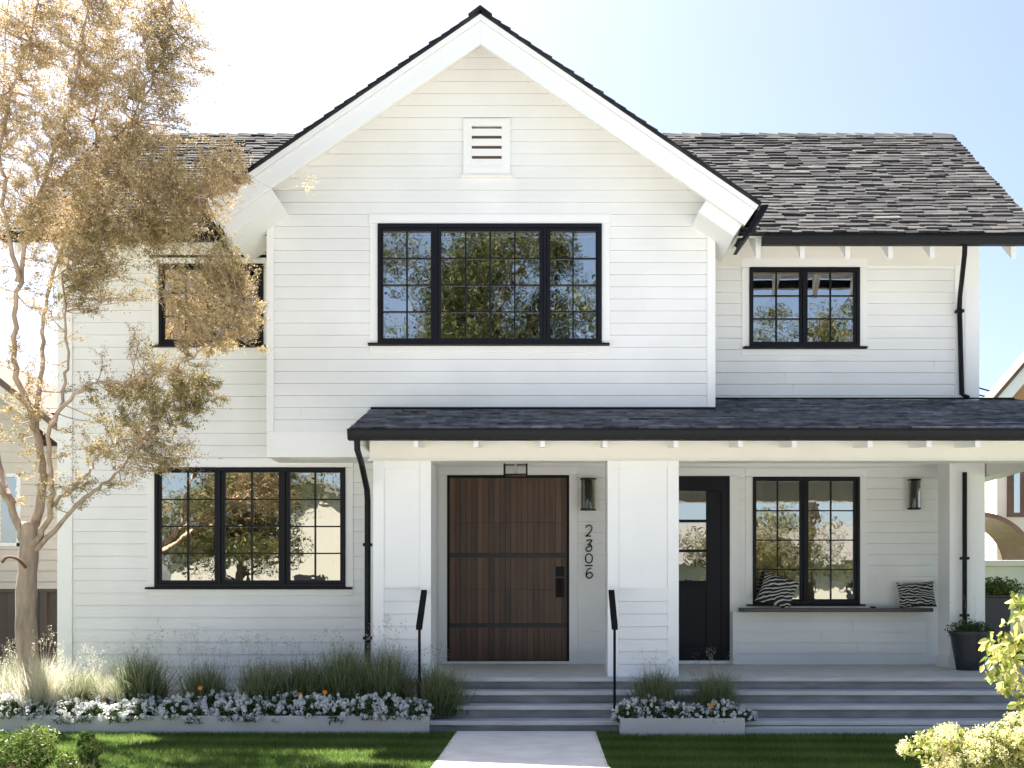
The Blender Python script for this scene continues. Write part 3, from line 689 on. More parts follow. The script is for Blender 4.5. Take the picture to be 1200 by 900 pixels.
# ------------------------------------------------------------------ lamps, lantern, numbers, rails
def wall_lamp(px0, px1, py0, py1, label):
    Y = YK-.14; x = (X(px0, Y)+X(px1, Y))/2; hw = (X(px1, Y)-X(px0, Y))/2; z0 = Z(py1, Y); z1 = Z(py0, Y)
    t = empty('wall_lamp', (x, YK-.02, (z0+z1)/2), label, 'lamp')
    s = MB()
    s.box(x-.045, x+.045, YK-.05, YK-.014, z0+.05, z1-.05)
    s.box(x-.038, x+.038, Y-.04, YK-.05, z0+.02, z1-.02)
    s.build('bracket', M['black'], t, bevel=.003)
    s = MB(); s.lathe([(0, 0), (hw, 0), (hw, .018), (0, .018)], (x, Y-.02, z0), 28); s.build('cap', M['black'], t); s = MB(); s.lathe([(0, 0), (hw, 0), (hw, .018), (0, .018)], (x, Y-.02, z1-.018), 28); s.build('cap', M['black'], t)
    s = MB(); s.lathe([(hw-.006, .018), (hw-.006, z1-z0-.018)], (x, Y-.02, z0), 28); s.build('shade', M['lampglass'], t, smooth=True)
    s = MB(); s.lathe([(0, .02), (.05, .03), (.05, z1-z0-.03), (0, z1-z0-.02)], (x, Y-.02, z0), 16); s.build('lamp_tube', M['slat'], t, smooth=True)
wall_lamp(680, 698.5, 561, 598, 'cylindrical black wall lamp above the house numbers')
wall_lamp(1063, 1078.5, 562, 597, 'cylindrical black wall lamp above the porch bench cushion')
# hanging lantern
LY = 14.7; a, b, c, e = X(590.5, LY), X(618, LY), Z(558, LY), Z(539, LY); zc = 3.443
t = empty('hanging_lantern', ((a+b)/2, LY, zc), 'square black framed glass lantern hanging above the front door', 'lantern')
s = MB(); dd = b-a; q = .016
for xx in (a, b-q):
    for yy in (LY-dd/2, LY+dd/2-q): s.box(xx, xx+q, yy, yy+q, c, e)
for zz_ in (c, e-q, e-.055):
    s.box(a, b, LY-dd/2, LY-dd/2+q*.9, zz_, zz_+q); s.box(a, b, LY+dd/2-q*.9, LY+dd/2, zz_, zz_+q)
    s.box(a, a+q*.9, LY-dd/2, LY+dd/2, zz_, zz_+q); s.box(b-q*.9, b, LY-dd/2, LY+dd/2, zz_, zz_+q)
s.box(a+.002, b-.002, LY-dd/2+.002, LY+dd/2-.002, e-.012, e-.002); s.box((a+b)/2-.012, (a+b)/2+.012, LY-.012, LY+.012, e-.002, zc)
s.build('frame', M['black'], t)
s = MB(); s.box(a+.006, b-.006, LY-dd/2+.006, LY+dd/2-.006, c+.004, e-.02); s.build('glass', M['lampglass2'], t)
s = MB()
s.tube([((a+b)/2, LY, c+.03), ((a+b)/2, LY, c+.10), ((a+b)/2, LY, e-.06)], [.022, .026, .016], 10)
s.build('candle_tube', M['trim'], t)

# house numbers: drawn strokes
nx = X(690, YK); sc = YK/F
def strokes(cx, cy, lists, name, label, r=.0085):
    t = MB()
    for L in lists:
        # smooth through points (Catmull-Rom)
        P = [Vector((X(cx, YK)+(q[0])*sc, YK-.034, Z(cy, YK)-q[1]*sc)) for q in L]; out = []
        for i in range(len(P)-1):
            p0 = P[max(i-1, 0)]; p1 = P[i]; p2 = P[i+1]; p3 = P[min(i+2, len(P)-1)]
            for k in range(6):
                u = k/6; out.append(.5*((2*p1)+(p2-p0)*u+(2*p0-5*p1+4*p2-p3)*u*u+(3*p1-p0-3*p2+p3)*u**3))
        out.append(P[-1]); t.tube(out, r, 8)
        t.tube([P[len(P)//2], P[len(P)//2]+Vector((0, .03, 0))], .006, 6)
    o = t.build('house_number', M['black'], None, smooth=True)
    tag(o, label, 'house number')
strokes(690, 622.5, [[(-3.5, -3.8), (-1.5, -6.6), (2, -6.4), (3.6, -3.6), (2.4, 0), (-1, 3.8), (-4, 6.2), (-1, 5.6), (2.2, 6.2)]], 'two', 'black metal numeral 2 at the top of the house number')
strokes(690, 639.8, [[(-3, -6), (0, -7), (3.4, -6.6), (1.6, -3.6), (-.2, -1.6)], [(-1.5, -1.2), (1.8, -1.2), (3.4, 2), (2, 5.6), (-1.4, 6.4), (-3.4, 3.6), (-1, 1.2), (2.6, .4)]], 'three', 'black metal numeral 3 with closed lower loop, second in the house number')
strokes(690, 654.8, [[(0, -6), (3.2, -4), (4, 0), (2.8, 3.6), (0, 5), (-3, 3.6), (-4, 0), (-3, -4), (0, -6)], [(-4.4, 8.4), (0, 8), (4.4, 8.2)]], 'zero', 'black metal numeral 0 with a bar under it, third in the house number')
strokes(690.5, 672, [[(2.4, -6), (-1, -5), (-3.4, -1), (-3.4, 3), (-1.2, 5.6), (2, 5), (3.6, 2), (2, -.8), (-1, -.6), (-3, 1.6)]], 'six', 'black metal numeral 6 at the bottom of the house number')

def handrail(xb, xf, label):
    t = empty('handrail', (xf, 12.4, 0), label, 'handrail')
    s = MB(); yb, yf = 13.12, 12.36
    zb1, zb0 = Z(691, yb), Z(691, yb)-.045; zf1 = Z(733.5, yf)+.0; zf0 = zf1-.045
    s.prism([(0, 0)], 0, 0) if False else None
    hw = .034
    s.add([(xf-hw, yf, zf0), (xf+hw, yf, zf0), (xf+hw, yf, zf1), (xf-hw, yf, zf1), (xb-hw, yb, zb0), (xb+hw, yb, zb0), (xb+hw, yb, zb1), (xb-hw, yb, zb1)],
          [(0, 1, 2, 3), (5, 4, 7, 6), (3, 2, 6, 7), (4, 5, 1, 0), (1, 5, 6, 2), (4, 0, 3, 7)])
    s.build('rail', M['matte'], t, bevel=.004)
    s = MB(); s.box(xf-.014, xf+.014, yf+.03, yf+.058, DECK-RZ*3, zf1-.02); s.build('post', M['matte'], t)
    s = MB(); s.box(xb-.012, xb+.012, yb-.01, YP+.002, zb1-.04, zb1-.02); s.build('wall_bracket', M['matte'], t)
handrail(X(497, 13.12), X(491, 12.36), 'slim black handrail on the left side of the front steps')
handrail(X(716.5, 13.12), X(720.5, 12.36), 'slim black handrail on the right side of the front steps, by the small planter')

# ------------------------------------------------------------------ pillows
def pillow(name, w, h, m, label):
    N = 22; vs = []; fs = []
    for side in (1, -1):
        for i in range(N+1):
            for j in range(N+1):
                u = i/N*2-1; v = j/N*2-1
                px_ = u*w/2*(1-.07*(1-v*v)); pz_ = v*h/2*(1-.07*(1-u*u))
                th = .085*((1-u**4)*(1-v**4))**.6
                th += .006*math.sin(u*9+v*4)*(1-u*u)*(1-v*v)
                vs.append((px_, -side*th, pz_))
    for s_ in range(2):
        b = s_*(N+1)**2
        for i in range(N):
            for j in range(N):
                q = (b+i*(N+1)+j, b+(i+1)*(N+1)+j, b+(i+1)*(N+1)+j+1, b+i*(N+1)+j+1); fs.append(q if s_ == 0 else q[::-1])
    s = MB(); s.add(vs, fs); o = s.build(name, m, None, smooth=True); tag(o, label, 'cushion'); return o
o = pillow('cushion', .50, .46, M['pillow_a'], 'striped black and white cushion leaning against the porch window')
o.location = (X(911, 15.82), 15.83, BT+.235); o.rotation_euler = (math.radians(-20), math.radians(17), math.radians(-20))
o = pillow('cushion', .54, .37, M['pillow_b'], 'zebra patterned black and white cushion at the right end of the bench')
o.location = (X(1074, 15.84), 15.84, BT+.185); o.rotation_euler = (math.radians(-14), math.radians(-2), math.radians(4))

# ------------------------------------------------------------------ planter boxes
def planter(x0, x1, y0, y1, h, label):
    t = empty('planter_box', ((x0+x1)/2, y0, 0), label, 'planter')
    s = MB(); w = .03
    s.box(x0, x1, y0, y0+w, 0, h); s.box(x0, x1, y1-w, y1, 0, h); s.box(x0, x0+w, y0+w, y1-w, 0, h); s.box(x1-w, x1, y0+w, y1-w, 0, h)
    s.build('box', M['planter'], t, bevel=.005)
    s = MB(); s.box(x0+w+.001, x1-w-.001, y0+w+.001, y1-w-.001, .02, h-.04); s.build('soil', M['soil'], t)
PH1 = Z(839, 12.25)
planter(-7.2, X(503, 12.25), 12.25, 13.05, PH1, 'long low grey planter box in front of the left window')
planter(X(727, 12.07), X(873, 12.07), 12.07, 12.75, Z(842, 12.07), 'short low grey planter box between the two flights of steps')

# ------------------------------------------------------------------ grasses and flowers
def grass_mesh(n, h, spread, w, tone=(.2, .7), curl=.5, rr=.06, seed=1, stiff=1.0):
    r = np.random.default_rng(seed)
    a = r.uniform(0, 2*math.pi, n); tilt = np.abs(r.normal(0, spread, n)); L = h*r.uniform(.55, 1.1, n)
    base = np.stack([r.normal(0, rr, n), r.normal(0, rr, n), np.zeros(n)], 1)
    segs = 4; pts = [base]; dirn = np.stack([np.cos(a)*np.sin(tilt), np.sin(a)*np.sin(tilt), np.cos(tilt)], 1)
    cur = base; d = dirn.copy()
    for k in range(segs):
        cur = cur+d*(L/segs)[:, None]; pts.append(cur)
        d = d+np.stack([np.cos(a)*.12*curl, np.sin(a)*.12*curl, -np.full(n, .22*curl)*(k+1)/2], 1)+r.normal(0, .05, (n, 3)); d /= np.linalg.norm(d, axis=1)[:, None]
    side = np.stack([-np.sin(a+r.normal(0, .8, n)), np.cos(a), np.zeros(n)], 1); side /= np.linalg.norm(side, axis=1)[:, None]
    ws = [w, w, w*.8, w*.5, w*.12]; V = []
    for k in range(segs):
        V.append(np.stack([pts[k]-side*ws[k], pts[k]+side*ws[k], pts[k+1]+side*ws[k+1], pts[k+1]-side*ws[k+1]], 1))
    t = r.uniform(tone[0], tone[1], n); T = np.concatenate([np.clip(t+.12*k, 0, 1) for k in range(segs)])
    return np.concatenate(V).reshape(-1, 3), T, pts[-1]
def seed_stems(n, h, spread, seed, head=.10, nl=26):
    """wispy stems with small seed heads"""
    r = np.random.default_rng(seed); v, t, tips = grass_mesh(n, h, spread, .0016, (.2, .6), .25, .05, seed)
    pos = []
    for p in tips:
        m = r.integers(nl//2, nl); q = p+np.stack([r.normal(0, .018, m), r.normal(0, .018, m), -r.uniform(0, head, m)], 1); pos.append(q)
    pos = np.concatenate(pos); lv = leaf_quads(pos, .017, .005, .2, r)
    return np.concatenate([v, lv]), np.concatenate([t, r.uniform(.3, 1, len(pos))])

protoG = []
for k in range(3):
    t = empty('grass_clump', (0, 0, 0)); v, tt, _ = grass_mesh(1500, .42, .42, .0026, (.1, .65), .5, .065, 20+k)
    np_mesh('blades', v, 4, tt, M['grass'], t)
    v, tt = seed_stems(16, .6, .3, 40+k); np_mesh('seed_heads', v, 4, tt, M['stem'], t)
    protoG.append(t)
used = [False]*3
def place(protos, used, k, loc, rot, scale, label, cat, group):
    o = protos[k] if not used[k] else copy_tree(protos[k]); used[k] = True
    o.location = loc; o.rotation_euler = (0, 0, rot); o.scale = scale if hasattr(scale, '__len__') else (scale,)*3
    tag(o, label, cat, group); return o
ords = ['first', 'second', 'third', 'fourth', 'fifth', 'sixth', 'seventh', 'eighth', 'ninth', 'tenth']
gs = [(18, 12.85, .95), (95, 12.75, 1.0), (165, 12.8, 1.12), (240, 12.85, 1.05), (308, 12.75, 1.15), (355, 12.9, 1.05), (405, 12.85, 1.2), (452, 12.75, 1.15), (512, 12.62, 1.05)]
for i, (px_, y, sc_) in enumerate(gs):
    place(protoG, used, i % 3, (X(px_, y), y, .17), i*1.3, (sc_*1.42*random.uniform(.85, 1.1), sc_*1.42*random.uniform(.85, 1.1), sc_*1.42*random.uniform(.82, 1.12)), f'{ords[i]} green ornamental grass clump from the left in the long planter', 'ornamental grass', 'ornamental grass clumps in the long planter')
for i, (px_, y, sc_) in enumerate([(768, 12.5, 1.0), (838, 12.5, .95)]):
    place(protoG, used, i % 3, (X(px_, y), y, .16), 2+i, sc_*1.3, ['green ornamental grass clump in the small planter, beside the right handrail', 'green ornamental grass clump in the small planter, nearer the wide steps'][i], 'ornamental grass', 'ornamental grass clumps in the small planter')
# pale feather grass at the sunny left end
protoF = []
for k in range(2):
    t = empty('feather_grass', (0, 0, 0)); v, tt, _ = grass_mesh(1300, .62, .42, .0022, (.1, .8), .45, .09, 60+k); np_mesh('blades', v, 4, tt, M['feather'], t)
    v, tt = seed_stems(30, .85, .35, 70+k, .14, 40); np_mesh('plumes', v, 4, tt, M['feather'], t); protoF.append(t)
uf = [False]*2
for i, (px_, y, sc_) in enumerate([(8, 12.66, .80), (44, 12.56, 1.08), (80, 12.66, .78), (128, 12.75, .70)]):
    place(protoF, uf, i % 2, (X(px_, y), y, .17), i*2.4+1, sc_, ['pale feathery grass at the left edge inside the long planter', 'pale feathery grass hiding the foot of the tree trunk', 'pale feathery grass just right of the tree trunk', 'pale feathery grass left of the first large green clump'][i], 'feather grass', 'pale feathery grass inside the long planter')
for i, (px_, y, sc_) in enumerate([(-8, 13.3, 1.05), (52, 13.35, 1.1), (112, 13.3, 1.0), (185, 13.45, .72)]):
    place(protoF, uf, i % 2, (X(px_, y), y, 0.05), i*2.1, sc_, ['pale feathery grass tuft at the left edge behind the long planter', 'pale feathery grass tuft beside the tree trunk', 'pale feathery grass tuft under the white corner board', 'small pale feathery grass tuft below the left end of the window'][i], 'feather grass', 'pale feathery grass tufts behind the planter')
# thin flowering wisps in front of the wall
protoW = []
for k in range(3):
    v, tt = seed_stems(26, .95, .22, 90+k, .09, 22); o = np_mesh('wispy_plant', v, 4, tt, M['stem']); protoW.append(o)
uw = [False]*3
wl = [(138, 13.5, 1.0), (178, 13.5, .95), (225, 13.4, 1.15), (262, 13.4, 1.1), (300, 13.5, 1.05), (395, 13.3, .95), (450, 13.0, .95), (480, 12.95, .95), (532, 12.9, .72)]
for i, (px_, y, sc_) in enumerate(wl):
    place(protoW, uw, i % 3, (X(px_, y), y, .05), i*1.9, sc_, f'{ords[i]} thin wispy plant with seed heads from the left against the white wall', 'wispy plant', 'thin wispy plants between planter and wall')
place(protoW, uw, 0, (X(765, 12.68), 12.68, .15), .7, .78, 'thin wispy plant with seed heads in front of the right pillar', 'wispy plant', 'thin wispy plants in the small planter')
place(protoW, uw, 1, (X(815, 12.68), 12.68, .15), 2.7, .6, 'thin wispy plant with seed heads in front of the black side door', 'wispy plant', 'thin wispy plants in the small planter')

def flower_proto(seed):
    r = np.random.default_rng(seed); t = empty('flowering_plant', (0, 0, 0))
    n = 900; d = r.normal(size=(n, 3)); d /= np.linalg.norm(d, axis=1)[:, None]; d[:, 2] = np.abs(d[:, 2]); rad = r.uniform(.3, 1, n)**.5
    pos = d*rad[:, None]*np.array([.19, .17, .17]); np_mesh('foliage', leaf_quads(pos, .045, .013, 0, r), 4, r.uniform(0, 1, n), M['leaf'], t)
    V = []; T = []
    m = 60; c = r.normal(size=(m, 3)); c /= np.linalg.norm(c, axis=1)[:, None]; c[:, 2] = np.abs(c[:, 2])*.9+.1; c *= np.array([.2, .18, .185])*r.uniform(.85, 1.12, m)[:, None]
    for q in c:
        k = int(r.integers(8, 24)); rr_ = r.uniform(.012, .030); w = r.normal(size=(k, 3)); w /= np.linalg.norm(w, axis=1)[:, None]
        ctr = q+w*rr_
        e1 = np.cross(w, r.normal(size=(k, 3))); e1 /= np.linalg.norm(e1, axis=1)[:, None]; e2 = np.cross(w, e1)
        for j in range(5):
            a0 = 2*math.pi*j/5; dv = e1*math.cos(a0)+e2*math.sin(a0); sd = -e1*math.sin(a0)+e2*math.cos(a0)
            V.append(np.stack([ctr, ctr+dv*.007+sd*.0042, ctr+dv*.0125, ctr+dv*.007-sd*.0042], 1)); T.append(r.uniform(.2, 1, k))
    np_mesh('blossoms', np.concatenate(V).reshape(-1, 3), 4, np.concatenate(T), M['petal'], t)
    return t
protoP = [flower_proto(s_) for s_ in (200, 201, 202, 203)]; up = [False]*4
k = 0
for row, (yy, zz_) in enumerate(((12.40, .15), (12.62, .17))):
    x = -6.75+row*.13
    while x < X(495, yy):
        place(protoP, up, k % 4, (x+random.uniform(-.04, .04), yy+random.uniform(-.03, .03), zz_-.01+random.uniform(-.03, .03)), random.uniform(0, 6), (1.12, 1.1, random.uniform(1.0, 1.55)),
              'low mound of small white flowers in the long grey planter', 'flowering plant', 'white flowers in the long grey planter'); k += 1
        x += random.uniform(.24, .34)
for i, px_ in enumerate((738, 762, 790, 815, 845, 866)):
    place(protoP, up, i % 4, (X(px_, 12.3), 12.25+.05*(i % 2), .14), i*1.1, (.95, .95, (1.25, 1.3, 1.1, .9, 1.2, .8)[i]), 'low mound of small white flowers in the small grey planter', 'flowering plant', 'white flowers in the small grey planter')
# the odd orange blooms
for i, (px_, py_, y) in enumerate(((235, 806, 12.42), (352, 814, 12.42), (381, 811, 12.42), (834, 826, 12.12))):
    s = MB(); c = Vector((X(px_, y), y, Z(py_, y)))
    for j in range(7):
        a = j*.9; d = Vector((math.cos(a), -.5, math.sin(a))).normalized(); e = Vector((-math.sin(a), 0, math.cos(a)))
        s.face([c, c+d*.02+e*.009, c+d*.035, c+d*.02-e*.009])
    s.tube([c, c+Vector((0, .02, -.12))], .002, 5)
    o = s.build('orange_flower', M['petal_o']); tag(o, ['orange flower below the second grass clump of the long planter', 'orange flower left of the pair in the middle of the long planter', 'orange flower right of the pair in the middle of the long planter', 'orange flower in the small planter by the steps'][i], 'orange flower', 'orange flowers in the planters')

# ------------------------------------------------------------------ leaf cloud shrubs
def shrub(name, loc, R, n, L, W, m, label, cat, lumps=14, seed=5, blooms=None, group=None, stems=True, ztop=None):
    r = np.random.default_rng(seed); t = empty(name, loc, label, cat, group); loc = np.array(loc)
    R = np.array(R); c = r.normal(size=(lumps, 3)); c /= np.linalg.norm(c, axis=1)[:, None]; c *= r.uniform(.25, .85, lumps)[:, None]; ctr = loc+np.array([0, 0, R[2]])+c*R
    ctr[:, 2] = np.maximum(ctr[:, 2], .1)
    idx = r.integers(0, lumps, n); d = r.normal(size=(n, 3)); d /= np.linalg.norm(d, axis=1)[:, None]
    pos = ctr[idx]+d*(r.uniform(.2, 1, n)**.4)[:, None]*R*.42; pos[:, 2] = np.maximum(pos[:, 2], .03)
    np_mesh('foliage', leaf_quads(pos, L, W, .2, r), 4, np.clip(r.normal(.5, .25, n)+.12*(idx % 3-1), 0, 1), m, t)
    s = MB()
    for q in ctr:
        mid = (loc+q)/2+r.normal(0, .04, 3); s.tube([tuple(loc+np.array([r.normal(0, .03), r.normal(0, .03), 0])), tuple(mid), tuple(q)], [.012, .008, .004], 5)
    s.build('stems', M['twig'], t)
    if blooms:
        V = []; T = []
        for q in ctr:
            for _ in range(blooms[0]):
                w = r.normal(size=3); w /= np.linalg.norm(w); w[2] = abs(w[2]); b = q+w*R*.42
                k = blooms[2]; e = r.normal(size=(k, 3)); e /= np.linalg.norm(e, axis=1)[:, None]
                V.append(leaf_quads(b+e*blooms[1]*r.uniform(.5, 1, k)[:, None]*np.array([1, 1, 1.15]), .016, .011, 0, r)); T.append(np.clip(r.normal(.55, .28, k), 0, 1))
        np_mesh('blossoms', np.concatenate(V), 4, np.concatenate(T), M['hydr'], t)
    return t
shrub('green_shrub', (X(25, 8.9), 8.9, 0), (.42, .35, .26), 6500, .045, .012, M['shrub'], 'fresh green fine leaved shrub in the lower left corner', 'shrub', 16, 11)
shrub('green_shrub', (X(88, 8.9), 9.0, 0), (.16, .2, .20), 2200, .045, .012, M['shrub'], 'small fresh green shrub right of the lower left corner shrub', 'shrub', 7, 12)
shrub('hydrangea_bush', (X(1120, 8.6), 8.6, 0), (.42, .30, .24), 1500, .06, .03, M['hleaf'], 'sunlit bush of creamy yellow blossoms at the bottom right', 'hydrangea', 16, 13, blooms=(7, .05, 90))
shrub('hydrangea_bush', (X(1200, 8.5), 8.6, 0), (.36, .30, .27), 1400, .06, .03, M['hleaf'], 'creamy blossom bush cut by the right edge of the photo, below the leafy branch', 'hydrangea', 14, 14, blooms=(7, .05, 90))
# leafy branch at right (large leaves), a tall bush mostly outside the frame
def big_leaf_bush():
    r = np.random.default_rng(31); Yc = 7.6; base = Vector((X(1300, Yc), Yc, 0))
    t = empty('leafy_bush', base, 'tall bush with large sunlit yellow green leaves reaching in from the right edge', 'bush')
    s = MB(); V = []; T = []
    targets = []
    for (px_, py_) in [(1180, 700), (1195, 715), (1165, 735), (1185, 745), (1155, 752), (1152, 778), (1172, 765), (1190, 785), (1168, 795), (1195, 805), (1200, 740), (1210, 690), (1215, 770), (1230, 720), (1230, 800), (1198, 826), (1260, 760), (1250, 690), (1280, 800), (1290, 720), (1215, 840), (1250, 850)]:
        y = Yc+r.uniform(-.2, .2); targets.append(Vector((X(px_+13, y), y, Z(py_+6, y))))
    for c in targets:
        m = base+(c-base)*.55+Vector((0, 0, .25)); s.tube([base+Vector((r.normal(0, .04), r.normal(0, .04), 0)), m, c], [.014, .008, .003], 5)
        for k in range(26):
            p = c+Vector(r.normal(0, .042, 3).tolist()); d = Vector((r.normal(0, .7), r.normal(0, .6), -.75+r.normal(0, .5))).normalized()
            n = Vector(r.normal(size=3).tolist()); e = d.cross(n).normalized(); f = e.cross(d); L = r.uniform(.05, .105); w = L*.27
            a = p; b1 = p+d*L*.4+e*w+f*w*.5; b2 = p+d*L*.4-e*w+f*w*.5; mi = p+d*L*.45; c1 = p+d*L*.75+e*w*.7+f*w*.3; c2 = p+d*L*.75-e*w*.7+f*w*.3; mi2 = p+d*L*.78; tip = p+d*L
            tn = float(np.clip(r.normal(.6, .28), 0, 1))
            for fc in ((a, b1, c1, mi2), (a, mi2, c2, b2), (mi2, c1, tip, tip-d*.0005), (mi2, tip, c2, mi2-d*.0005)):
                V.append([tuple(q) for q in fc]); T.append(tn)
    np_mesh('leaves', np.array(V).reshape(-1, 3), 4, T, M['hleaf'], t); s.build('stems', M['twig'], t)
big_leaf_bush()

# potted plant by the column
pc = (X(1133, 14.7), 14.6, DECK)
t = empty('plant_pot', pc, 'charcoal tapered pot with trailing green plant on the porch floor', 'plant pot')
s = MB(); s.lathe([(0, 0), (.165, 0), (.24, .46), (.255, .46), (.255, .50), (.225, .50), (.215, .44), (0, .42)], pc, 32); s.build('pot', M['pot'], t, smooth=False)
r = np.random.default_rng(44); n = 1500; d = r.normal(size=(n, 3)); d /= np.linalg.norm(d, axis=1)[:, None]; pos = np.array(pc)+np.array([0, 0, .52])+d*r.uniform(.3, 1, n)[:, None]*np.array([.31, .27, .14])
np_mesh('foliage', leaf_quads(pos, .045, .014, .2, r), 4, r.uniform(0, .8, n), M['leaf'], t)
v, tt = seed_stems(12, .5, .4, 45, .05, 8); np_mesh('thin_stems', v+np.array(pc)+np.array([0, 0, .5]), 4, tt, M['stem'], t)
# planter crate behind with shrubs
bx = (X(1150, 16.2), 16.2)
t = empty('square_planter', (bx[0]+.3, 16.5, 0), 'dark square planter with bushy green plant beyond the porch column', 'planter')
s = MB(); s.box(bx[0]-.1, bx[0]+.42, 16.2, 16.7, 0, Z(698, 16.2)-.02); s.box(bx[0]-.13, bx[0]+.45, 16.17, 16.73, Z(698, 16.2)-.03, Z(698, 16.2)+.01); s.build('box', M['pot'], t, bevel=.01)
n = 2600; d = r.normal(size=(n, 3)); d /= np.linalg.norm(d, axis=1)[:, None]; pos = np.array([bx[0]+.3, 16.45, 1.62])+d*r.uniform(.3, 1, n)[:, None]*np.array([.45, .3, .18])
np_mesh('foliage', leaf_quads(pos, .05, .018, .1, r), 4, r.uniform(.1, 1, n), M['shrub'], t)

# ------------------------------------------------------------------ the tree at left
TY = 12.78
def smooth(P, k=6):
    out = []
    for i in range(len(P)-1):
        p0 = P[max(i-1, 0)]; p1 = P[i]; p2 = P[i+1]; p3 = P[min(i+2, len(P)-1)]
        for j in range(k):
            u = j/k; out.append(.5*((2*p1)+(p2-p0)*u+(2*p0-5*p1+4*p2-p3)*u*u+(3*p1-p0-3*p2+p3)*u**3))
    out.append(P[-1]); return out
def TP(px_, py_, dy=0): y = TY+dy-.5*min(1, max(0, (560-py_)/350)); return Vector((X(px_, y), y, Z(py_, y)))
tree = empty('tree', (X(38, TY), TY, .1), 'slender multi stemmed tree with golden brown feathery foliage at the left of the house', 'tree')
s = MB()
tr = [Vector((X(36, TY), TY, 0)), TP(34, 790), TP(30, 720), TP(33, 660), TP(36, 612)]
P = smooth(tr, 5); s.tube(P, [.125-.03*i/len(P)+.006*math.sin(i*1.7) for i in range(len(P))], 14)
limbs = [
 ([TP(30, 640), TP(12, 590, -.1), TP(-5, 560, -.3), TP(-35, 470, -.5), TP(-50, 380, -.7), TP(-60, 250, -.8)], .075, .02),
 ([TP(38, 640), TP(50, 560, .1), TP(42, 500, 0), TP(16, 420, -.1), TP(22, 330, -.2), TP(45, 230, -.3), TP(75, 150, -.3), TP(95, 60, -.4), TP(110, -30, -.5)], .085, .012),
 ([TP(40, 635), TP(62, 590, -.3), TP(60, 500, -.5), TP(100, 452, -.7), TP(145, 446, -.8), TP(205, 430, -.8), TP(250, 398, -.7), TP(285, 350, -.6)], .055, .007),
 ([TP(40, 645), TP(100, 585, -.3), TP(130, 562, -.4), TP(165, 520, -.5), TP(205, 470, -.5), TP(240, 440, -.5)], .045, .006),
 ([TP(42, 500, 0), TP(50, 420, .2), TP(55, 350, .3), TP(80, 270, .3), TP(110, 200, .2), TP(160, 130, .1), TP(190, 60, 0), TP(205, -10, 0)], .045, .008),
 ([TP(60, 500, -.5), TP(78, 440, -.3), TP(78, 380, -.2), TP(74, 330, -.1), TP(100, 270, 0), TP(140, 200, 0), TP(170, 110, -.1)], .030, .006),
 ([TP(80, 270, .3), TP(130, 258, 0), TP(190, 235, -.3), TP(240, 228, -.5), TP(295, 205, -.6)], .022, .004),
 ([TP(22, 330, -.2), TP(5, 240, -.4), TP(5, 140, -.5), TP(30, 60, -.6), TP(50, -30, -.7)], .04, .01),
 ([TP(12, 590, -.1), TP(-10, 500, .4), TP(-30, 400, .7), TP(-30, 250, .8), TP(0, 120, .8), TP(10, 0, .8)], .05, .012),
 ([TP(110, 200, .2), TP(115, 120, .4), TP(130, 50, .5), TP(150, -20, .5)], .022, .006),
 ([TP(62, 590, -.3), TP(100, 560, -.5), TP(120, 530, -.7), TP(170, 505, -.8), TP(200, 480, -.8)], .03, .005),
]
LP = []
for P, r0, r1 in limbs:
    Q = smooth(P, 7); Q = [q+Vector((random.gauss(0, .012), random.gauss(0, .02), random.gauss(0, .012))) for q in Q]
    n = len(Q); s.tube(Q, [(r0*.95+(r1*.7-r0*.95)*(i/(n-1))**.38) for i in range(n)], 8); LP += Q[4:]
s.build('trunk', M['bark'], tree, smooth=True)
# a rust coloured curled stub on the trunk
s = MB(); s.tube(smooth([TP(30, 665, -.13), TP(20, 655, -.25), TP(8, 653, -.3), TP(2, 660, -.3)], 4), [.018]*4+[.014]*4+[.016]*4+[.005], 8); s.build('broken_branch', mat('rust_bark', (.15, .065, .035), .8), tree, smooth=True)
LPa = np.array([tuple(q) for q in LP])
clumps = [  # px, py, rx, ry, dy, twigs, tone
 (20,25,45,40,-.5,30,.75),(70,20,50,40,-.3,34,.7),(130,30,50,50,0,40,.6),(185,35,40,45,.1,34,.6),(205,80,26,45,.1,24,.5),(90,90,55,50,0,40,.72),(150,95,50,50,0,40,.7),
 (30,90,45,45,-.5,26,.7),(20,160,40,45,-.5,20,.75),(75,150,50,45,0,34,.75),(135,160,55,45,.1,42,.75),(185,150,35,45,0,24,.6),(100,215,60,40,0,42,.72),(165,215,55,40,-.2,42,.62),
 (215,215,45,40,-.4,32,.6),(256,180,20,24,-.6,14,.75),(262,212,22,22,-.6,14,.72),(50,215,50,40,-.3,30,.75),(30,255,40,28,-.3,26,.7),(85,262,50,30,0,34,.65),(140,270,50,40,-.1,40,.55),
 (195,270,45,38,-.3,38,.5),(120,315,40,35,-.2,24,.4),(180,310,35,30,-.4,18,.42),(226,292,30,26,-.6,20,.5),(270,305,24,18,-.6,16,.45),(222,350,32,34,-.6,24,.7),(268,348,34,36,-.6,40,.72),
 (250,390,42,24,-.6,26,.68),(288,372,16,22,-.6,14,.72),(100,350,30,26,-.2,12,.35),(45,330,36,36,0,14,.6),(35,400,26,36,0,6,.5),(190,425,40,20,-.7,13,.45),(215,448,42,26,-.6,26,.25),
 (185,475,40,26,-.5,26,.25),(222,478,32,26,-.5,20,.22),(150,420,35,35,-.5,6,.4),(135,460,22,18,-.5,14,.2),(140,505,50,24,-.6,16,.4),(170,525,40,22,-.7,14,.5),(110,545,50,26,-.5,10,.5),
 (195,540,26,12,-.7,9,.45),(60,460,35,30,-.1,5,.5),(15,490,25,35,-.2,8,.6),(85,580,26,18,-.4,6,.5),(15,560,30,40,-.2,6,.6),(-30,100,30,80,-.4,30,.7),(-30,300,30,80,-.4,24,.6),(25,700,4,4,0,0,.5)]
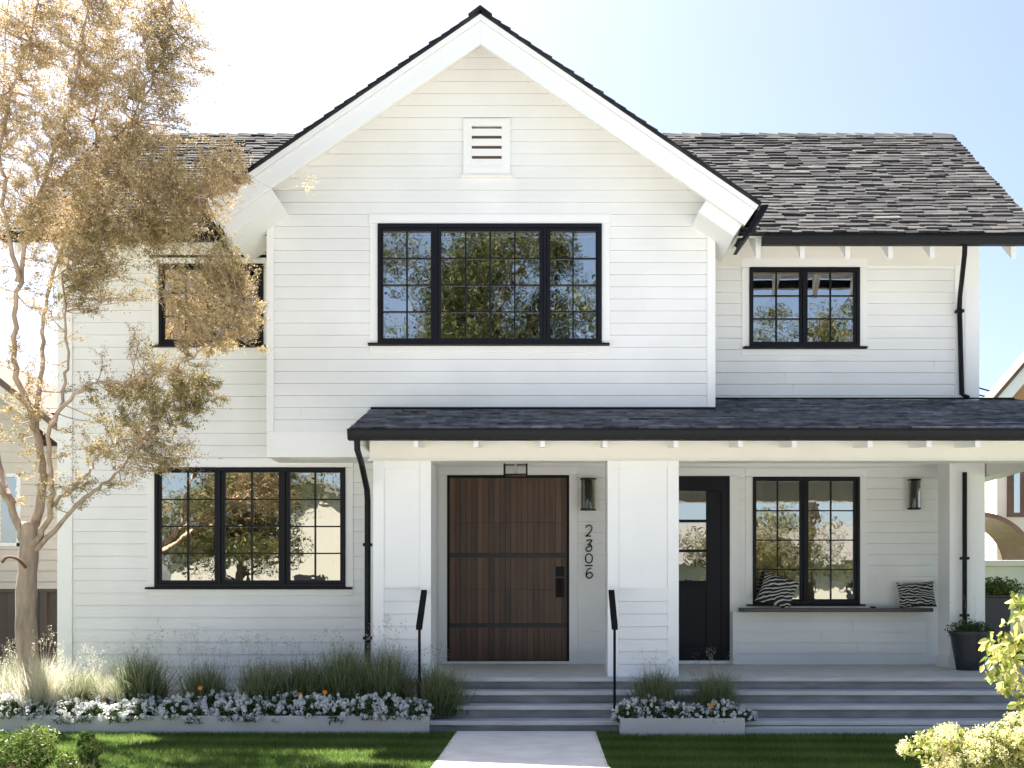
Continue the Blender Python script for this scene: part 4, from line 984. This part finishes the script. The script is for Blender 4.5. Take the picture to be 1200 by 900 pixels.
V = []; T = []; tw = MB()
r = np.random.default_rng(77)
def twig_path(a, b, bend):
    m = (a+b)/2+bend; return [((1-u)**2)*a+2*u*(1-u)*m+u*u*b for u in np.linspace(0, 1, 7)]
for (px_, py_, rx, ry, dy, nt_, tone) in clumps:
    yc = TY+dy-.5*min(1, max(0, (560-py_)/350)); cpos = np.array([X(px_, yc), yc, Z(py_, yc)])
    rw = rx/F*yc; rh = ry/F*yc
    for k in range(int(nt_*(1.3 if not (200 < px_ < 310 and py_ > 230) else .95))):
        e = r.normal(size=3)*.5; e *= min(1, 1.5/np.linalg.norm(e)); near = px_ > 205
        tgt = cpos+e*np.array([rw, .45, rh])*(1.0 if near else 1.25)+(0 if near else 1)*np.array([e[1]*.12, 0, e[1]*.12])
        dist = np.linalg.norm((LPa-tgt)*np.array([1, .7, 1.0])+np.array([0, 0, .0]), axis=1)+np.maximum(0, LPa[:, 2]-tgt[2]-.1)*.8
        j = int(np.argmin(dist+r.uniform(0, .25, len(dist)))); a = LPa[j]
        if np.linalg.norm(a-tgt) > 1.1: a = tgt+(a-tgt)/np.linalg.norm(a-tgt)*r.uniform(.5, .9)
        path = twig_path(a, tgt, np.array([r.normal(0, .08), r.normal(0, .08), -.05+r.normal(0, .08)]))
        tw.tube([tuple(q) for q in path], [.0065, .0058, .005, .0042, .0034, .0026, .0016], 4, cap=False)
        # side sprays with tiny leaves
        ns = 9
        for q in range(ns):
            u = r.uniform(.35, 1); i = min(int(u*6), 5); b = path[i]+(path[i+1]-path[i])*(u*6-i)
            ax = (path[-1]-path[0]); ax = ax/np.linalg.norm(ax); dd = ax*.7+r.normal(0, .5, 3)+np.array([.5, 0, .32]); dd /= np.linalg.norm(dd); L = r.uniform(.06, .16) if near else r.uniform(.08, .28)
            m = int(r.integers(14, 28)); us = r.uniform(.05, 1, m)[:, None]
            pos = b+dd*L*us+r.normal(0, .015, (m, 3)); V.append(leaf_quads(pos, .028, .0105, 0, r)); T.append(np.clip(r.normal(tone, .17, m), 0, 1))
            if q % 3 == 0: tw.tube([tuple(b), tuple(b+dd*L)], [.002, .001], 3, cap=False)
# the far sprig in front of the gable
for q in range(16):
    b = np.array(TP(362, 216, -.6)); pos = b+r.normal(0, .045, (6, 3)); V.append(leaf_quads(pos, .026, .01, 0, r)); T.append(np.full(6, .9))
tw.tube(smooth([TP(290, 205, -.6), TP(325, 222, -.6), TP(362, 216, -.6)], 5), .0022, 4)
np_mesh('foliage', np.concatenate(V), 4, np.concatenate(T), M['treeleaf'], tree)
tw.build('twigs', M['twig'], tree)

# ------------------------------------------------------------------ neighbours and fence
fy = 17.0
fence = empty('fence', (XL, fy, 0), 'dark brown vertical board fence between the house and the cream house', 'fence')
s = MB(); zt = Z(690, fy)
x = XL-.02
while x > -16:
    s.box(x-.115, x, fy-.01, fy+.01, .03, zt-.05); x -= .12
s.build('boards', M['fence'], fence, bevel=.003)
s = MB(); s.box(-16, XL, fy-.05, fy+.05, zt-.05, zt); s.box(-16, XL, fy-.045, fy-.012, .2, .32); s.build('rail', M['fence'], fence)
for x in (XL-.08, XL-1.25, XL-3.1, XL-5, XL-7):
    s = MB(); s.box(x-.05, x+.05, fy-.06, fy-.011, 0, zt-.051); s.build('post', M['fence'], fence)

NY = 21.0
nh = empty('neighbour_house', (-11, NY, 0), 'cream clapboard house with brown gable vent behind the tree at the left', 'house')
nx1 = X(92, NY); nxa = X(-40, NY); nx0 = 2*nxa-nx1; nez = Z(520, NY); naz = Z(415, NY); nsl = (naz-nez)/(nx1-nxa)
VB = pxbox(42, 68, 478, 523, NY); NW = pxbox(-30, 24, 555, 640, NY); NW2 = pxbox(46, 56, 632, 645, NY)
s = MB(); siding(s, NY, nx0, nx1, 0, naz, [VB, NW, NW2] if False else [VB, NW], .2, clip=lambda z: (nxa-(naz-z)/nsl, nxa+(naz-z)/nsl), lip=.02)
s.box(nx1-.1, nx1, NY, NY+9, 0, nez); s.build('wall', M['ncream'], nh)
s = MB()
for sg in (-1, 1):
    a = nxa+sg*(nx1-nxa)*1.07; za = naz-nsl*(nx1-nxa)*1.07
    s.prism([(nxa, naz+.16), (a, za+.16), (a, za+.02), (nxa, naz+.02)], NY-.5, NY+9)
s.build('roof', M['brownroof'], nh)
s = MB()
for sg in (-1, 1):
    a = nxa+sg*(nx1-nxa)*1.06; za = naz-nsl*(nx1-nxa)*1.06; s.prism([(nxa, naz+.02), (a, za+.02), (a, za-.2), (nxa, naz-.2)], NY-.48, NY-.42)
s.build('barge_board', M['nwhite'], nh)
s = MB(); s.box(VB[0], VB[1], NY+.05, NY+.1, VB[2], VB[3])
for k in range(7):
    z = VB[2]+(VB[3]-VB[2])*k/7; s.prism([(NY-.03, z), (NY-.03, z+.01), (NY+.04, z+.09), (NY+.04, z+.08)], VB[0], VB[1], axis='x')
s.build('gable_vent', M['brownwood'], nh)
s = MB(); s.box(NW[0], NW[1], NY-.03, NY+.05, NW[2], NW[2]+.06); s.box(NW[0], NW[1], NY-.03, NY+.05, NW[3]-.06, NW[3]); s.box(NW[0], NW[0]+.06, NY-.03, NY+.05, NW[2], NW[3]); s.box(NW[1]-.06, NW[1], NY-.03, NY+.05, NW[2], NW[3]); s.box((NW[0]+NW[1])/2-.03, (NW[0]+NW[1])/2+.03, NY-.03, NY+.05, NW[2], NW[3])
w = s.build('window', M['trim'], nh); s = MB(); s.face([(NW[0], NY+.03, NW[2]), (NW[1], NY+.03, NW[2]), (NW[1], NY+.031, NW[3]), (NW[0], NY+.031, NW[3])]); s.build('pane', M['glass'], w)
s = MB(); s.box(NW[0]-.3, NW[1]+.3, NY+1, NY+1.1, NW[2]-.3, NW[3]+.3); s.build('room_interior', M['room'], w)

# right neighbour
QY = 24.0
nr = empty('neighbour_house', (12, QY, 0), 'pale stucco house with orange timber gable beyond the porch at the right', 'house')
ax = X(1262, QY); az = Z(352, QY); ex0 = X(1146, QY); ez = Z(486, QY); rs = (az-ez)/(ax-ex0)
s = MB(); s.prism([(ex0+.35, ez), (2*ax-ex0, ez), (ax, az-.25)], QY+.02, QY+.1); s.build('gable', M['orange'], nr)
s = MB(); s.box(ex0+.4, 2*ax-ex0, QY, QY+.1, 0, ez-.001); s.box(ex0+.4, ex0+.5, QY+.1, QY+8, 0, ez); s.build('wall', M['nwhite'], nr)
s = MB()
for sg in (-1, 1):
    xe = ax+sg*(ax-ex0); s.prism([(ax, az+.02), (xe, ez+.02), (xe, ez-.33), (ax, az-.31)], QY-.5, QY-.42)
s.build('barge_board', M['trim'], nr)
s = MB()
for sg in (-1, 1):
    xe = ax+sg*(ax-ex0)*1.02; zz_ = az-rs*(ax-ex0)*1.02; s.prism([(ax, az+.14), (xe, zz_+.14), (xe, zz_+.03), (ax, az+.03)], QY-.55, QY+.3)
s.build('roof', M['brownroof'], nr)
a, b, c, d = pxbox(1180, 1216, 548, 606, QY); s = MB(); f = .09
s.box(a, b, QY-.06, QY, d-f, d); s.box(a, b, QY-.06, QY, c, c+f); s.box(a, a+f*1.4, QY-.06, QY, c+f, d-f); s.box(b-f, b, QY-.06, QY, c+f, d-f); s.box((a+b)/2-.05, (a+b)/2+.05, QY-.055, QY, c+f, d-f)
w = s.build('window', M['brownwood'], nr); s = MB(); s.box(a+f, b-f, QY-.03, QY-.004, c+f, d-f); s.build('pane', M['glass'], w)
# arched entry canopy
s = MB(); cx_, cz_ = X(1148, QY-1.2), Z(662, QY-1.2)
pts = []
for k in range(13):
    q = math.pi/2*k/12; pts.append((cx_+1.15*math.sin(q)-.1, cz_+1.05*math.cos(q)))
inner = [(cx_+1.05*math.sin(math.pi/2*k/12)-.1, cz_+.96*math.cos(math.pi/2*k/12)) for k in range(13)][::-1]
s.prism(pts+inner, QY-1.4, QY); s.build('arched_canopy', M['brownwood'], nr)
s = MB(); s.box(X(1150, QY-3), X(1330, QY-3), QY-3.1, QY-2.9, 0, Z(664, QY-3)); s.box(X(1150, QY-3)-.06, X(1330, QY-3), QY-3.2, QY-2.85, Z(664, QY-3), Z(657, QY-3))
o = s.build('garden_wall', M['nwhite'], None, bevel=.01); tag(o, 'low cream garden wall in front of the pale stucco house at the right', 'wall')
shrub('garden_shrub', (X(1166, 19.5), 19.5, 0), (.45, .5, .62), 3500, .09, .03, M['shrub'], 'green shrub in the gap beyond the porch, before the low cream wall', 'shrub', 12, 51)
shrub('garden_shrub', (X(1198, 18), 18.0, 0), (.5, .5, .50), 3500, .08, .03, M['shrub'], 'green shrub right of the dark square planter at the photo edge', 'shrub', 12, 52)
# wires
for i, (p0, p1, lb) in enumerate((((1110, 428), (1215, 464), 'upper overhead wire in the gap right of the house'), ((1110, 440), (1215, 468), 'lower overhead wire in the gap right of the house'))):
    s = MB(); y = 45+i*2; a = Vector((X(p0[0]-60, y), y, Z(p0[1]-12, y))); b = Vector((X(p1[0]+80, y), y, Z(p1[1]+14, y)))
    s.tube([a+(b-a)*(k/10)-Vector((0, 0, .5*math.sin(math.pi*k/10))) for k in range(11)], .03, 6); o = s.build('overhead_wire', M['black']); tag(o, lb, 'wire')

# ------------------------------------------------------------------ across the street (seen in the windows)
def big_tree(name, x, y, h, crown, n, label, tone, seed, L=.15, W=.06, lumps=26, trunk=.25, lean=0):
    r = np.random.default_rng(seed); t = empty(name, (x, y, 0), label, 'tree', 'trees across the street')
    s = MB(); top = np.array([x+lean, y, h-crown[2]*.8]); base = np.array([x, y, 0.])
    s.tube([tuple(base), tuple(base+(top-base)*.5+np.array([.15, 0, 0])), tuple(top)], [trunk, trunk*.75, trunk*.35], 10)
    C = np.array([x+lean, y, h-crown[2]]); R = np.array(crown)
    c = r.normal(size=(lumps, 3)); c /= np.linalg.norm(c, axis=1)[:, None]; c *= r.uniform(.3, 1, lumps)[:, None]; ctr = C+c*R
    for q in ctr:
        st = base+(top-base)*r.uniform(.45, .95); m = (st+q)/2+np.array([0, 0, -.2]); s.tube([tuple(st), tuple(m), tuple(q)], [trunk*.3, trunk*.2, trunk*.06], 5)
    s.build('trunk', M['soil'], t, smooth=True)
    idx = r.integers(0, lumps, n); d = r.normal(size=(n, 3)); d /= np.linalg.norm(d, axis=1)[:, None]
    pos = ctr[idx]+d*(r.uniform(.05, 1, n)**.6)[:, None]*(R*.36)*r.uniform(.6, 1.3, lumps)[idx][:, None]
    np_mesh('crown', leaf_quads(pos, L, W, .3, r), 4, np.clip(r.normal(tone, .2, n)+.15*((idx % 4)/3-.5), 0, 1), M['streetleaf'], t)
big_tree('street_tree', -10.6, -9.5, 6.6, (3.4, 2.5, 2.3), 22000, 'golden leaved tree across the street mirrored in the lower left window', .5, 301)
big_tree('street_tree', -2.6, -11, 15.0, (4.2, 3, 4.0), 60000, 'tall open crowned tree across the street mirrored in the gable window', .2, 302, trunk=.32, lean=.6, lumps=34)
big_tree('street_tree', -6.4, -13, 12.5, (3.0, 3, 3.4), 12000, 'olive tree behind the golden one across the street', .25, 303)
big_tree('street_tree', 8.2, -12, 5.2, (3.2, 2, 1.9), 12000, 'low amber tree across the street mirrored in the porch window', .6, 304)
big_tree('street_tree', 10.6, -14, 13.2, (3.0, 2.5, 2.3), 9000, 'thin tree across the street mirrored in the upper right window', .4, 305, lumps=14)
fh = empty('street_house', (-7, -21, 0), 'white gabled house across the street mirrored in the lower left window', 'house')
s = MB(); s.box(-17, -4, -26, -20.9, 0, 3.6); s.prism([(-17, 3.6), (-4, 3.6), (-10.5, 6.6)], -26, -20.9); s.build('wall', M['greywall'], fh)
s = MB()
for sg in (-1, 1): s.prism([(-10.5, 6.9), (-10.5+sg*7.2, 3.6), (-10.5+sg*7.2, 3.35), (-10.5, 6.62)], -26.3, -20.4)
s.build('roof', M['greyroof'], fh)
for x in (-15, -11.5, -8): 
    s = MB(); s.box(x, x+1.3, -20.9, -20.84, 1, 2.5); s.build('window', M['frame'], fh)
fh = empty('street_house', (12, -24, 0), 'low tan house across the street mirrored in the porch window', 'house')
s = MB(); s.box(4, 22, -29, -23.9, 0, 3.3); s.build('wall', M['greywall'], fh)
s = MB(); s.prism([(-29.5, 3.3), (-23.2, 3.3), (-26.4, 5.4)], 3.4, 22.6, axis='x'); s.build('roof', M['greyroof'], fh)
for x in (6, 10, 15):
    s = MB(); s.box(x, x+1.6, -23.9, -23.84, .9, 2.4); s.build('window', M['frame'], fh)
